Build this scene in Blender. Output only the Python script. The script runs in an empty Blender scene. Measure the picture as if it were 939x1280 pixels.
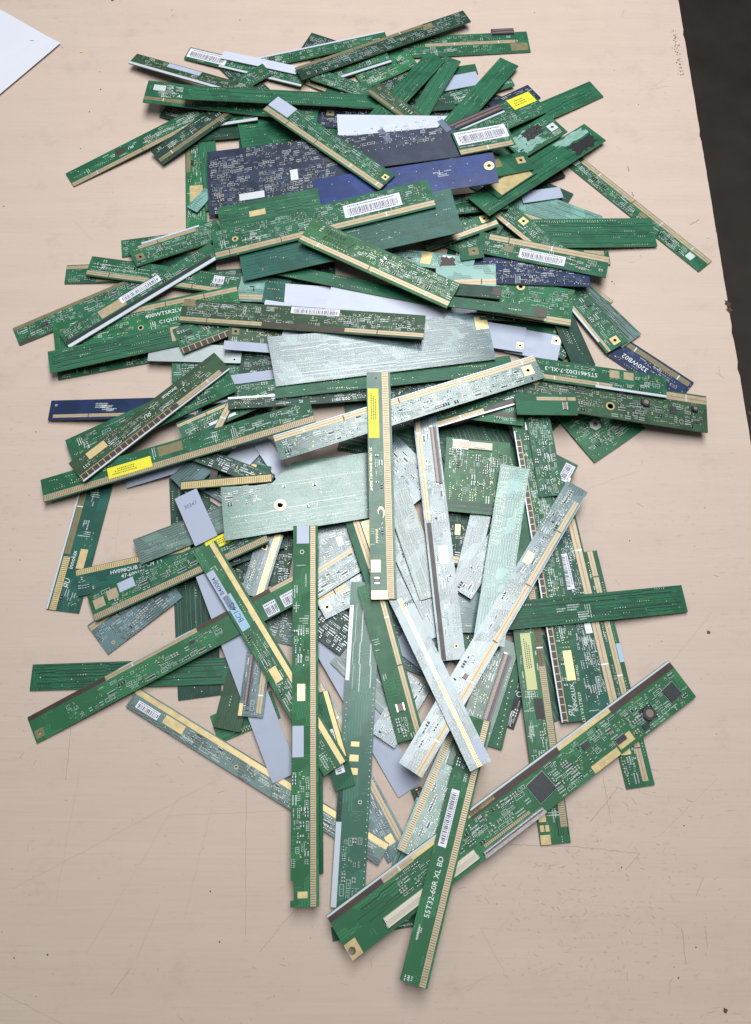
import bpy, math, random
import numpy as np
from mathutils import Vector, Matrix
from mathutils.geometry import tessellate_polygon

scene = bpy.context.scene
COL = scene.collection
random.seed(7)

# ------------------------------------------------------------------ camera
TH = math.radians(20.0)
FPX = 924.0
CX, CY = 469.5, 640.0
HC = 0.893
cam_d = bpy.data.cameras.new('camera')
cam = bpy.data.objects.new('camera', cam_d)
COL.objects.link(cam)
cam.location = (0, 0, HC)
cam.rotation_euler = (TH, 0, 0)
cam_d.sensor_fit = 'VERTICAL'
cam_d.sensor_height = 36.0
cam_d.sensor_width = 36.0
cam_d.lens = 36.0 * FPX / 1280.0
cam_d.clip_start = 0.02
cam_d.clip_end = 50
scene.camera = cam
CAM = Vector((0, 0, HC))
RT = Vector((1, 0, 0)); UP = Vector((0, math.cos(TH), math.sin(TH))); FW = Vector((0, math.sin(TH), -math.cos(TH)))

def ray(x, y):
    return FW + RT * ((x - CX) / FPX) + UP * ((CY - y) / FPX)
def at(x, y, z=0.0):                       # where the sight line through a pixel meets height z
    d = ray(x, y)
    return CAM + d * ((z - HC) / d.z)
def proj(p):
    q = p - CAM
    w = q.dot(FW)
    return CX + FPX * q.dot(RT) / w, CY - FPX * q.dot(UP) / w

# ------------------------------------------------------------------ materials
def nt(name):
    m = bpy.data.materials.new(name); m.use_nodes = True
    n = m.node_tree; p = n.nodes['Principled BSDF']
    return m, n, p
def simple(name, col, rough=0.5, metal=0.0, spec=0.5, var=0.0, vscale=60, coat=0.0):
    m, n, p = nt(name)
    p.inputs['Base Color'].default_value = (*col, 1)
    p.inputs['Roughness'].default_value = rough
    p.inputs['Metallic'].default_value = metal
    p.inputs['Specular IOR Level'].default_value = spec
    p.inputs['Coat Weight'].default_value = coat
    p.inputs['Coat Roughness'].default_value = 0.15
    if var:
        tc = n.nodes.new('ShaderNodeTexCoord'); no = n.nodes.new('ShaderNodeTexNoise')
        no.inputs['Scale'].default_value = vscale; no.inputs['Detail'].default_value = 6
        n.links.new(tc.outputs['Object'], no.inputs['Vector'])
        mx = n.nodes.new('ShaderNodeMix'); mx.data_type = 'RGBA'
        mx.inputs['A'].default_value = (*[c * (1 - var) for c in col], 1)
        mx.inputs['B'].default_value = (*[min(1, c * (1 + var)) for c in col], 1)
        n.links.new(no.outputs['Fac'], mx.inputs['Factor'])
        n.links.new(mx.outputs['Result'], p.inputs['Base Color'])
        mr = n.nodes.new('ShaderNodeMapRange')
        mr.inputs['To Min'].default_value = rough * 0.75; mr.inputs['To Max'].default_value = min(1, rough * 1.3)
        n.links.new(no.outputs['Fac'], mr.inputs['Value']); n.links.new(mr.outputs['Result'], p.inputs['Roughness'])
    return m

M = {}
M['silk'] = simple('silk_print', (0.72, 0.76, 0.72), 0.6)
M['silver'] = simple('tinned_pad', (0.66, 0.69, 0.69), 0.38, 0.3)
M['gold'] = simple('gold_pad', (0.68, 0.53, 0.27), 0.38, 0.55, var=0.18, vscale=120)
M['via'] = simple('via_gold', (0.70, 0.62, 0.36), 0.4, 0.4)
M['tan'] = simple('contact_tan', (0.46, 0.365, 0.235), 0.42, 0.3, var=0.2, vscale=150)
M['tandk'] = simple('contact_groove', (0.13, 0.10, 0.06), 0.6)
M['olive'] = simple('contact_olive', (0.20, 0.17, 0.085), 0.5, 0.1, var=0.3, vscale=120)
M['brown'] = simple('adhesive_brown', (0.055, 0.033, 0.024), 0.45, var=0.35, vscale=70)
M['black'] = simple('black_resin', (0.018, 0.018, 0.02), 0.42)
M['chip'] = simple('chip_resin', (0.040, 0.042, 0.046), 0.38, var=0.2, vscale=400)
M['film'] = simple('glass_sliver', (0.60, 0.64, 0.70), 0.28, 0.1, spec=0.7)
M['white'] = simple('label_paper', (0.74, 0.73, 0.80), 0.5, var=0.04, vscale=40)
M['ink'] = simple('label_ink', (0.03, 0.03, 0.035), 0.6)
M['yellow'] = simple('yellow_label', (0.80, 0.72, 0.03), 0.5, var=0.05)
M['blue'] = simple('pale_blue_label', (0.34, 0.52, 0.66), 0.5)
M['lilac'] = simple('lilac_tape', (0.42, 0.46, 0.57), 0.42, var=0.06, vscale=40)
M['fr4'] = simple('board_edge', (0.20, 0.20, 0.10), 0.7, var=0.3, vscale=300)
M['cream'] = simple('connector_cream', (0.66, 0.60, 0.50), 0.4)
M['conndark'] = simple('connector_dark', (0.045, 0.035, 0.05), 0.35)
M['mauve'] = simple('connector_mauve', (0.17, 0.115, 0.125), 0.35)
M['alu'] = simple('aluminium', (0.62, 0.62, 0.64), 0.3, 0.85, var=0.15, vscale=200)
M['ltgreen'] = simple('trace_light', (0.045, 0.15, 0.085), 0.4)
M['dkgreen'] = simple('trace_dark', (0.005, 0.036, 0.024), 0.4)
M['dkgreen_g'] = simple('trace_dark_glossy', (0.03, 0.09, 0.06), 0.28, spec=.8, coat=.75)
M['ltgreen_g'] = simple('trace_light_glossy', (0.07, 0.20, 0.12), 0.25, spec=.8, coat=.8)
M['ceramic'] = simple('ceramic_brown', (0.22, 0.17, 0.13), 0.45)
M['tornmint'] = simple('torn_mask_mint', (0.20, 0.36, 0.30), 0.7, var=0.4, vscale=120)
M['bluegrey'] = simple('blue_grey_patch', (0.10, 0.13, 0.20), 0.5, var=.2)
M['pencil'] = simple('pencil_lead', (0.16, 0.18, 0.27), 0.5)
M['paleyel'] = simple('faded_label', (0.62, 0.62, 0.30), 0.5, var=.08)
M['pen'] = simple('pen_ink', (0.003, 0.006, 0.004), 0.5)
M['penblue'] = simple('blue_stamp_ink', (0.02, 0.07, 0.20), 0.5)

MASKCOL = {
 'g': (0.012, 0.108, 0.048), 'gm': (0.024, 0.142, 0.054), 'dk': (0.006, 0.045, 0.027), 'br': (0.012, 0.135, 0.048), 'ol': (0.026, 0.072, 0.030),  # lighter near-board green has reflection painted in; dark green partly painted shade
 'teal': (0.006, 0.085, 0.060), 'mint': (0.16, 0.33, 0.28), 'sil': (0.110, 0.180, 0.190), 'pale': (0.034, 0.140, 0.090),  # silvery base colours, partly mint, pale, gry: ceiling light sheen put into the colour
 'navy': (0.014, 0.024, 0.055), 'blue': (0.003, 0.026, 0.150), 'nb': (0.003, 0.018, 0.072), 'lg': (0.022, 0.125, 0.038), 'lil': (0.38, 0.42, 0.52), 'whi': (0.54, 0.57, 0.66),
 'blk': (0.012, 0.014, 0.014), 'gry': (0.12, 0.19, 0.17), 'metal': (0.42, 0.47, 0.46),
}
_mask = {}
def mask(col, gl, dens):
    """solder mask over etched copper: traces show through as lighter raised runs"""
    k = (col, gl, dens)
    if k in _mask: return _mask[k]
    c = MASKCOL[col]
    m, n, p = nt('solder_mask_' + col)
    L = n.links.new; N = n.nodes.new
    tc = N('ShaderNodeTexCoord'); oi = N('ShaderNodeObjectInfo')
    off = N('ShaderNodeVectorMath'); off.operation = 'MULTIPLY_ADD'
    cmb = N('ShaderNodeCombineXYZ')
    L(oi.outputs['Random'], cmb.inputs[0]); L(oi.outputs['Random'], cmb.inputs[1])
    L(cmb.outputs[0], off.inputs[0]); off.inputs[1].default_value = (7.3, 3.1, 0); L(tc.outputs['Object'], off.inputs[2])
    def noise(scale, det=2, dim=None):
        q = N('ShaderNodeTexNoise'); q.inputs['Scale'].default_value = scale; q.inputs['Detail'].default_value = det
        L(off.outputs[0], q.inputs['Vector']); return q.outputs['Fac']
    def math_(op, a, b=None, c_=None):
        q = N('ShaderNodeMath'); q.operation = op
        for i, v in enumerate((a, b, c_)):
            if v is None: continue
            if isinstance(v, (int, float)): q.inputs[i].default_value = v
            else: L(v, q.inputs[i])
        return q.outputs[0]
    sep = N('ShaderNodeSeparateXYZ'); L(off.outputs[0], sep.inputs[0])
    def vec(x, y):
        q = N('ShaderNodeCombineXYZ')
        for k_, v_ in enumerate((x, y)):
            if isinstance(v_, (int, float)): q.inputs[k_].default_value = v_
            else: L(v_, q.inputs[k_])
        return q.outputs[0]
    def noiseat(v_, scale):
        q = N('ShaderNodeTexNoise'); q.inputs['Scale'].default_value = scale; q.inputs['Detail'].default_value = 0; L(v_, q.inputs['Vector']); return q.outputs['Fac']
    def snap(a_, st): return math_('MULTIPLY', math_('FLOOR', math_('DIVIDE', a_, st)), st)
    U_, V_ = sep.outputs[0], sep.outputs[1]
    jog = math_('MULTIPLY', math_('FLOOR', math_('MULTIPLY', noiseat(vec(U_, snap(V_, .022)), 24), 14)), 0.0014)
    ln = math_('GREATER_THAN', math_('FRACT', math_('DIVIDE', math_('ADD', V_, jog), 0.0031)), 0.58)
    jog2 = math_('MULTIPLY', math_('FLOOR', math_('MULTIPLY', noiseat(vec(snap(U_, .02), V_), 30), 14)), 0.0017)
    ln2 = math_('GREATER_THAN', math_('FRACT', math_('DIVIDE', math_('ADD', U_, jog2), 0.0037)), 0.64)
    blk = vec(snap(math_('ADD', U_, math_('MULTIPLY', V_, .5)), .011), snap(V_, .0052))
    gate = math_('GREATER_THAN', noiseat(blk, 31), 0.66 - 0.22 * dens)
    blk2 = vec(snap(U_, .007), snap(math_('ADD', V_, math_('MULTIPLY', U_, .5)), .007))
    gate2 = math_('GREATER_THAN', noiseat(blk2, 43), 0.70 - 0.15 * dens)
    l1 = math_('MULTIPLY', ln, gate)
    l2 = math_('MULTIPLY', ln2, math_('MULTIPLY', gate2, math_('SUBTRACT', 1.0, gate)))
    tr = math_('MINIMUM', math_('ADD', l1, l2), 1.0)
    pour = math_('MULTIPLY', gate, 0.22)
    f = math_('ADD', math_('MULTIPLY', tr, 0.65), pour)
    mx = N('ShaderNodeMix'); mx.data_type = 'RGBA'
    if col in ('lil', 'whi', 'metal', 'blk'):
        a = c; bcol = tuple(x * 0.93 for x in c)
    elif col in ('mint', 'gry', 'sil'):
        a = tuple(x * 1.1 for x in c); bcol = tuple(x * 0.42 for x in c)
    else:
        a = tuple(x * 0.82 for x in c); bcol = tuple(x * 1.38 + 0.004 for x in c)
    mx.inputs['A'].default_value = (*a, 1); mx.inputs['B'].default_value = (*bcol, 1)
    L(f, mx.inputs['Factor'])
    # dust and handling wear
    du = N('ShaderNodeMapRange'); du.inputs['From Min'].default_value = 0.52; du.inputs['From Max'].default_value = 0.85
    du.inputs['To Max'].default_value = 0.13
    L(noise(45, 6), du.inputs['Value'])
    mx2 = N('ShaderNodeMix'); mx2.data_type = 'RGBA'
    L(du.outputs['Result'], mx2.inputs['Factor']); L(mx.outputs['Result'], mx2.inputs['A'])
    mx2.inputs['B'].default_value = (*[x * 0.7 + 0.09 for x in c], 1)
    L(mx2.outputs['Result'], p.inputs['Base Color'])
    rg = N('ShaderNodeMapRange'); r0 = 0.60 - 0.36 * gl
    rg.inputs['To Min'].default_value = r0 * 0.7; rg.inputs['To Max'].default_value = min(1, r0 * 1.4)
    L(noise(60, 5), rg.inputs['Value']); L(rg.outputs['Result'], p.inputs['Roughness'])
    p.inputs['Specular IOR Level'].default_value = 0.18 + 0.6 * gl
    p.inputs['Coat Weight'].default_value = max(0, gl - 0.35) * 0.95
    p.inputs['Coat Roughness'].default_value = 0.16
    p.inputs['Coat IOR'].default_value = 1.52
    if col == 'metal': p.inputs['Metallic'].default_value = 0.6
    if col in ('lil', 'whi', 'metal', 'blk'):
        b3 = N('ShaderNodeBump'); b3.inputs['Strength'].default_value = .35; b3.inputs['Distance'].default_value = .002; L(noise(9, 4), b3.inputs['Height']); L(b3.outputs[0], p.inputs['Normal'])
    else:
        bp = N('ShaderNodeBump'); bp.inputs['Strength'].default_value = 0.25 + 0.35 * gl; bp.inputs['Distance'].default_value = 0.00012
        L(tr, bp.inputs['Height']); L(bp.outputs[0], p.inputs['Normal'])
        bp2 = N('ShaderNodeBump'); bp2.inputs['Strength'].default_value = 0.22; bp2.inputs['Distance'].default_value = 0.0012
        L(noise(14, 3), bp2.inputs['Height']); L(bp.outputs[0], bp2.inputs['Normal'])
        L(bp2.outputs[0], p.inputs['Normal']); L(bp2.outputs[0], p.inputs['Coat Normal'])
    _mask[k] = m
    return m

# ------------------------------------------------------------------ mesh builder
class MB:
    def __init__(s): s.v = []; s.f = []; s.m = []; s.mats = []
    def mi(s, mat):
        if mat not in s.mats: s.mats.append(mat)
        return s.mats.index(mat)
    def face(s, pts, mat):
        i = len(s.v); s.v += [tuple(p) for p in pts]; s.f.append(tuple(range(i, i + len(pts)))); s.m.append(s.mi(mat))
    def quad(s, x0, x1, y0, y1, z, mat):
        s.face([(x0, y0, z), (x1, y0, z), (x1, y1, z), (x0, y1, z)], mat)
    def rquad(s, cx, cy, a, b, ang, z, mat):
        c, sn = math.cos(ang), math.sin(ang)
        s.face([(cx + c * x - sn * y, cy + sn * x + c * y, z) for x, y in ((-a, -b), (a, -b), (a, b), (-a, b))], mat)
    def box(s, x0, x1, y0, y1, z0, z1, mat, side=None, ch=0.0):
        side = side or mat
        t = [(x0 + ch, y0 + ch), (x1 - ch, y0 + ch), (x1 - ch, y1 - ch), (x0 + ch, y1 - ch)]
        b = [(x0, y0), (x1, y0), (x1, y1), (x0, y1)]
        s.face([(x, y, z1) for x, y in t], mat)
        for i in range(4):
            j = (i + 1) % 4
            zz = z1 - ch
            s.face([(*b[i], z0), (*b[j], z0), (*b[j], zz), (*b[i], zz)], side)
            if ch: s.face([(*b[i], zz), (*b[j], zz), (*t[j], z1), (*t[i], z1)], mat)
        s.face([(x, y, z0) for x, y in reversed(b)], side)
    def plate(s, loops, z0, z1, top, side, bottom=None):
        """flat slab with holes: loops[0] is the outline, the rest are holes"""
        tris = tessellate_polygon([[Vector((x, y, 0)) for x, y in lp] for lp in loops])
        flat = [p for lp in loops for p in lp]
        for t in tris:
            a, b, c = [flat[k] for k in t]
            if (b[0] - a[0]) * (c[1] - a[1]) - (b[1] - a[1]) * (c[0] - a[0]) < 0: b, c = c, b
            s.face([(*a, z1), (*b, z1), (*c, z1)], top)
            s.face([(*a, z0), (*c, z0), (*b, z0)], bottom or side)
        for k, lp in enumerate(loops):
            ar = sum(lp[i][0] * lp[(i + 1) % len(lp)][1] - lp[(i + 1) % len(lp)][0] * lp[i][1] for i in range(len(lp)))
            if (ar < 0) != (k > 0): lp = lp[::-1]
            for i in range(len(lp)):
                j = (i + 1) % len(lp)
                s.face([(*lp[i], z0), (*lp[j], z0), (*lp[j], z1), (*lp[i], z1)], side)
    def cyl(s, cx, cy, r, z0, z1, mat, n=20, top=None, r1=None):
        r1 = r1 or r
        a = [(cx + r * math.cos(2 * math.pi * i / n), cy + r * math.sin(2 * math.pi * i / n)) for i in range(n)]
        b = [(cx + r1 * math.cos(2 * math.pi * i / n), cy + r1 * math.sin(2 * math.pi * i / n)) for i in range(n)]
        s.face([(x, y, z1) for x, y in b], top or mat)
        for i in range(n):
            j = (i + 1) % n
            s.face([(*a[i], z0), (*a[j], z0), (*b[j], z1), (*b[i], z1)], mat)
    def mesh(s, name):
        me = bpy.data.meshes.new(name)
        me.from_pydata(s.v, [], s.f)
        for m in s.mats: me.materials.append(m)
        me.polygons.foreach_set('material_index', s.m)
        me.update()
        return me
    def build(s, name, parent=None):
        if not s.f: return None
        o = bpy.data.objects.new(name, s.mesh(name)); COL.objects.link(o)
        if parent: o.parent = parent
        return o

def ring(cx, cy, r, n=18): return [(cx + r * math.cos(2 * math.pi * i / n), cy + r * math.sin(2 * math.pi * i / n)) for i in range(n)]

_txt = {}
def text_mesh(body, size, shear=0.0, mat='silk'):
    k = (body, round(size, 5), shear, mat)
    if k in _txt: return _txt[k]
    c = bpy.data.curves.new('lettering', 'FONT'); c.body = body; c.size = size; c.shear = shear
    c.align_x = 'CENTER'; c.align_y = 'CENTER'; c.resolution_u = 2; c.offset = size * 0.002
    o = bpy.data.objects.new('lettering', c); COL.objects.link(o)
    bpy.context.view_layer.update()
    me = bpy.data.meshes.new_from_object(o)
    bpy.data.objects.remove(o)
    me.materials.clear(); me.materials.append(M[mat])
    _txt[k] = me
    return me

# ------------------------------------------------------------------ the pile: every board comes to rest on those below it
GX0, GY0, CELL = -0.75, -0.55, 0.002
GNX, GNY = 800, 900
HF = np.zeros((GNX, GNY))
def cells(x, y):
    return (np.clip(((x - GX0) / CELL).astype(int), 0, GNX - 1), np.clip(((y - GY0) / CELL).astype(int), 0, GNY - 1))

def rest(hs, n, lim=1.0):
    """resting line of a rod of n+1 stations over support heights hs: the upper hull edge under its middle"""
    pts = [(i, hs[i]) for i in range(len(hs))]
    hull = []
    for p in pts:
        while len(hull) >= 2 and (hull[-1][0] - hull[-2][0]) * (p[1] - hull[-2][1]) - (hull[-1][1] - hull[-2][1]) * (p[0] - hull[-2][0]) >= 0:
            hull.pop()
        hull.append(p)
    mid = (len(hs) - 1) / 2
    for a, b in zip(hull, hull[1:]):
        if a[0] <= mid <= b[0]:
            sl = (b[1] - a[1]) / (b[0] - a[0])
            if abs(sl) > lim:
                sl = math.copysign(lim, sl); c0 = max(h - sl * i for i, h in enumerate(hs))
                return c0, c0 + sl * (len(hs) - 1)
            return a[1] - sl * a[0], a[1] + sl * (len(hs) - 1 - a[0])
    return hs[0], hs[-1]

BOARDS = []
def B(z, x0, y0, x1, y1, w, col, kind, label, *feats, **kw):
    BOARDS.append((z, len(BOARDS), x0, y0, x1, y1, w, col, kind, label, feats, kw))

T = 0.0012
def frame_of(x0, y0, x1, y1, w, za, zb, roll):
    a = at(x0, y0, za); b = at(x1, y1, zb)
    e1 = (b - a).normalized(); L = (b - a).length
    side = e1.cross(Vector((0, 0, 1))).normalized()          # image-down for a board running right
    e2 = (side * math.cos(roll) + e1.cross(side) * math.sin(roll)).normalized()
    if e2.cross(e1).z < 0: pass
    mid = (a + b) / 2
    px, py = proj(mid); qx, qy = proj(mid + side * 0.01)
    dx, dy = x1 - x0, y1 - y0; l = math.hypot(dx, dy)
    pp = abs((qx - px) * (-dy / l) + (qy - py) * (dx / l))
    W = w / pp * 0.01
    return mid, e1, e2, L, W

def settle(spec):
    z, _, x0, y0, x1, y1, w, col, kind, label, feats, kw = spec
    za = zb = 0.004
    clr = kw.get('clr', 0.0009)
    roll = kw.get('roll', None)
    cand = [roll] if roll is not None else [0.0, 0.03, -0.03, 0.06, -0.06]
    best = None
    for r in cand:
        za = zb = 0.004
        for it in range(5):
            mid, e1, e2, L, W = frame_of(x0, y0, x1, y1, w, za, zb, r)
            ns = max(6, int(L / 0.0025)); nw = max(4, int(W / 0.002))
            S = np.linspace(-L / 2, L / 2, ns + 1); V = np.linspace(-W / 2, W / 2, nw + 1)
            X = mid.x + S[:, None] * e1.x + V[None, :] * e2.x
            Y = mid.y + S[:, None] * e1.y + V[None, :] * e2.y
            ci, cj = cells(X, Y)
            need = HF[ci, cj] - V[None, :] * e2.z
            hs = need.max(axis=1)
            a, b = rest(list(hs), ns, kw.get('ms', 0.08) * L / ns)
            za, zb = a + T + clr, b + T + clr                  # of the top face
        score = (za + zb) / 2 + abs(r) * 0.01
        if best is None or score < best[0]: best = (score, r, za, zb)
    _, r, za, zb = best
    if 'lift' in kw: za += kw['lift'][0]; zb += kw['lift'][1]
    mid, e1, e2, L, W = frame_of(x0, y0, x1, y1, w, za, zb, r)
    ns = int(L / 0.001) + 2; nw = int(W / 0.001) + 2
    S = np.linspace(-L / 2, L / 2, ns + 1); V = np.linspace(-W / 2, W / 2, nw + 1)
    X = mid.x + S[:, None] * e1.x + V[None, :] * e2.x
    Y = mid.y + S[:, None] * e1.y + V[None, :] * e2.y
    extra = 0.0002 if kind in 'SM' else 0.0006
    Z = mid.z + S[:, None] * e1.z + V[None, :] * e2.z + extra
    for f in feats:
        if f[0] in ('conn', 'chip', 'coil', 'cap'):
            if f[0] == 'conn': u0, u1, v0, v1, hgt = f[1], f[2], f[3], f[4], (f[6] if len(f) > 6 else 0.0025)
            else:
                au, av = f[3] / 1000 / L / 2, (f[4] if f[0] != 'coil' else f[3]) / 1000 / W / 2
                u0, u1, v0, v1 = f[1] - au, f[1] + au, f[2] - av, f[2] + av; hgt = {'chip': 0.0012, 'coil': 0.004, 'cap': 0.0022}[f[0]]
            su = (S / L + 0.5 >= u0) & (S / L + 0.5 <= u1); sv = (V / W + 0.5 >= v0) & (V / W + 0.5 <= v1)
            Z += (su[:, None] & sv[None, :]) * hgt
    ci, cj = cells(X, Y)
    if 'poly' in kw:                                             # only the real outline carries what lies above
        n = e2.cross(e1); pl = []
        for px, py in kw['poly']:
            d = ray(px, py); t = (mid - CAM).dot(n) / d.dot(n); q = CAM + d * t - mid
            pl.append((q.dot(e1), q.dot(e2)))
        inside = np.zeros(Z.shape, bool); SS = S[:, None] + 0 * V[None, :]; VV = V[None, :] + 0 * S[:, None]
        for i in range(len(pl)):
            (ax, ay), (bx, by) = pl[i], pl[(i + 1) % len(pl)]
            if ay == by: continue
            c = ((ay > VV) != (by > VV)) & (SS < (bx - ax) * (VV - ay) / (by - ay) + ax)
            inside ^= c
        Z = np.where(inside, Z, 0)
        kw['_pl'] = pl
    np.maximum.at(HF, (ci, cj), Z)
    return mid, e1, e2, L, W

# ------------------------------------------------------------------ building one board with its parts
_small = {}
def small_part(name, key, fn):
    if key not in _small:
        mb = MB(); fn(mb); _small[key] = mb.mesh(name)
    return _small[key]
def put(name, me, parent, x, y, z, rot=0.0):
    o = bpy.data.objects.new(name, me); COL.objects.link(o); o.parent = parent
    o.location = (x, y, z); o.rotation_euler = (0, 0, rot); return o

def build(spec, pose):
    z, idx, x0, y0, x1, y1, w, col, kind, label, feats, kw = spec
    mid, e1, e2, L, W = pose
    rng = random.Random(idx * 131 + 5)
    root = bpy.data.objects.new(kw.get('name', 'circuit_board'), None); COL.objects.link(root)
    root.empty_display_size = 0.02
    ey = -e2; ez = e1.cross(ey).normalized()
    base = mid - ez * T
    root.matrix_world = Matrix(((e1.x, ey.x, ez.x, base.x), (e1.y, ey.y, ez.y, base.y), (e1.z, ey.z, ez.z, base.z), (0, 0, 0, 1)))
    root['label'] = label; root['category'] = kw.get('cat', 'circuit board')
    root['group'] = 'circuit boards heaped on the wooden table'
    def X(u): return (u - 0.5) * L
    def Y(v): return (0.5 - v) * W
    gl = kw.get('gl', 0.35); dens = {'S': 1.0, 'N': 0.45, 'P': 0.6, 'M': 0.0}[kind]
    mk = mask(col, gl, dens)
    # outline
    if '_pl' in kw: out = [(a, -b) for a, b in kw['_pl']]
    else:
        c = kw.get('cham', 0.0006)
        out = [(-L/2 + c, -W/2), (L/2 - c, -W/2), (L/2, -W/2 + c), (L/2, W/2 - c), (L/2 - c, W/2), (-L/2 + c, W/2), (-L/2, W/2 - c), (-L/2, -W/2 + c)]
        for (u0, u1, v0, v1) in kw.get('notch', ()):            # a bite out of one long edge
            if v1 >= 1: yv = Y(v0); out = [(-L/2, -W/2)] if u0 > 0 else []
            if v1 >= 1:
                o2 = []
                if u0 > 0: o2 += [(-L/2, -W/2), (X(u0), -W/2), (X(u0), yv)]
                else: o2 += [(-L/2, yv)]
                if u1 < 1: o2 += [(X(u1), yv), (X(u1), -W/2), (L/2, -W/2)]
                else: o2 += [(L/2, yv)]
                out = o2 + [(L/2, W/2), (-L/2, W/2)]
    loops = [out]
    for f in feats:
        if f[0] in ('hole', 'rhole', 'bhole', 'hexpad'): loops.append(ring(X(f[1]), Y(f[2]), f[3] / 1000))
    mb = MB(); sidem = M['fr4'] if col not in ('lil', 'whi', 'metal', 'blk') else mk
    mb.plate(loops, 0, T, mk, sidem, mk)
    mb.build('board_panel', root)
    z1 = T + 0.00006; z2 = T + 0.00012; z3 = T + 0.0002
    marks = MB(); pads = MB()
    def inside(x, y): return abs(x) < L/2 - 0.0008 and abs(y) < W/2 - 0.0008
    used = []
    for f in feats:
        if f[0] in ('bar', 'yel', 'pyel', 'tape', 'bluelabel'): used.append((X(f[1]), X(f[2]), Y(f[4]), Y(f[3])))
        if f[0] == 'strip': used.append((X(f[3]), X(f[4]), Y(f[2]), Y(f[1])))
        if f[0] in ('conn', 'pad'): used.append((X(f[1]), X(f[2]), Y(f[4]), Y(f[3])))
        if f[0] in ('hole', 'rhole', 'bhole', 'hexpad'): used.append((X(f[1]) - 0.008, X(f[1]) + 0.008, Y(f[2]) - 0.008, Y(f[2]) + 0.008))
        if f[0] in ('chip', 'cap'): used.append((X(f[1]) - f[3]/2000, X(f[1]) + f[3]/2000, Y(f[2]) - f[4]/2000, Y(f[2]) + f[4]/2000))
        if f[0] == 'txt': 
            hw = len(f[4]) * f[3] * 0.00032 ; hh = f[3] * 0.0005
            if len(f) > 5 and f[5] in (90, 270): hw, hh = hh, hw
            used.append((X(f[1]) - hw, X(f[1]) + hw, Y(f[2]) - hh, Y(f[2]) + hh))
    def free(x, y, g=0.0012):
        if not inside(x, y): return False
        for a, b, c, d in used:
            if a - g < x < b + g and c - g < y < d + g: return False
        return True
    lst = list(feats)
    # default population by kind
    if kind == 'P': lst.append(('smd', 0.02, 0.98, 0.06, 0.94, 1.25))
    if kind == 'N' and not kw.get('bare'):
        lst.append(('smd', *kw.get('area', (0.05, 0.9)), 0.12, 0.88, 0.28)); lst.append(('mic', 0.05, 0.95, 0.1, 0.85, int(L * 34)))
        lst.append(('vias', 0.02, 0.98, 0.06, 0.94, int(L * W * 7000)))
    if kind == 'S': lst.append(('lines', 0.01, 0.99, 0.08, 0.92, max(3, int(W / 0.006)))); lst.append(('vias', 0.02, 0.98, 0.05, 0.95, int(L * W * 2500)))
    for f in lst:
        k = f[0]
        if k == 'strip':
            _, v0, v1, u0, u1, mat = f
            s = MB(); a, b, c, d = X(u0), X(u1), Y(v1), Y(v0)
            e = 0.0004
            a = max(a, -L/2 + e); b = min(b, L/2 - e); c = max(c, -W/2 + e); d = min(d, W/2 - e)
            nm = 'contact_strip'
            if mat in ('tick', 'gtick'):
                s.box(a, b, c, d, T, z2, M['tan' if mat == 'tick' else 'gold'])
                x = a + 0.001
                while x < b - 0.0005:
                    s.quad(x, x + 0.0007, c + (d - c) * 0.08, d - (d - c) * 0.08, z3, M['tandk' if rng.random() < 0.85 else 'olive']); x += 0.0024
            elif mat == 'teeth':
                s.box(a, b, c, d, T, z2, M['brown'])
                x = a + 0.001
                while x < b - 0.001: s.quad(x, x + 0.0011, c, d, z3, M['tan']); x += 0.0088
                s.quad(a, b, d - 0.0008, d, z3 + 0.00004, M['tan'])
            elif mat in ('tan', 'olive', 'brown', 'gold'):
                s.box(a, b, c, d, T, z2, M[mat])
                if mat in ('tan', 'olive'):
                    s.quad(a, b, c + (d - c) * 0.44, c + (d - c) * 0.50, z3, M['tandk'])
                    x = a + rng.uniform(0.02, 0.05)
                    while x < b - 0.01:
                        s.quad(x, x + 0.0016, c, d, z3 + 0.00004, M['silver' if rng.random() < 0.5 else 'tandk']); x += rng.uniform(0.05, 0.09)
            elif mat == 'film':
                nm = 'glass_sliver'; s.box(a, b, c, d, T, T + 0.0006, M['film'], ch=0.0001)
            else:
                s.box(a, b, c, d, T, z2, M[mat])
            s.build(nm, root)
        elif k in ('bar', 'yel', 'pyel', 'tape', 'bluelabel'):
            _, u0, u1, v0, v1 = f[:5]
            a, b, c, d = X(u0), X(u1), Y(v1), Y(v0); s = MB()
            mat = {'bar': 'white', 'yel': 'yellow', 'pyel': 'paleyel', 'tape': 'lilac', 'bluelabel': 'blue'}[k]
            s.box(a, b, c, d, T, z3 + 0.0001, M[mat]); zz = z3 + 0.00016
            if k == 'bar':
                x = a + (b - a) * 0.06
                while x < b - (b - a) * 0.06:
                    ww = rng.choice((0.0005, 0.0008, 0.0012)); s.quad(x, x + ww, c + (d - c) * 0.22, c + (d - c) * 0.68, zz, M['ink']); x += ww + rng.choice((0.0006, 0.0009, 0.0013))
                for yy in (0.80, 0.10):
                    x = a + (b - a) * 0.08
                    while x < b - (b - a) * 0.12:
                        ww = rng.uniform(0.0008, 0.0018); s.quad(x, x + ww, c + (d - c) * yy, c + (d - c) * (yy + 0.09), zz, M['ink']); x += ww + 0.0009
            if k in ('yel', 'pyel'):
                for r_ in range(3):
                    x = a + (b - a) * (0.10 + 0.06 * r_)
                    while x < a + (b - a) * 0.62:
                        ww = rng.uniform(0.0007, 0.002); y = c + (d - c) * (0.25 + 0.2 * r_); s.quad(x, x + ww, y, y + (d - c) * 0.09, zz, M['ink']); x += ww + 0.0009
            ink = MB()
            keep = [q for q in range(len(s.f)) if s.mats[s.m[q]] is not M['ink']]
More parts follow.
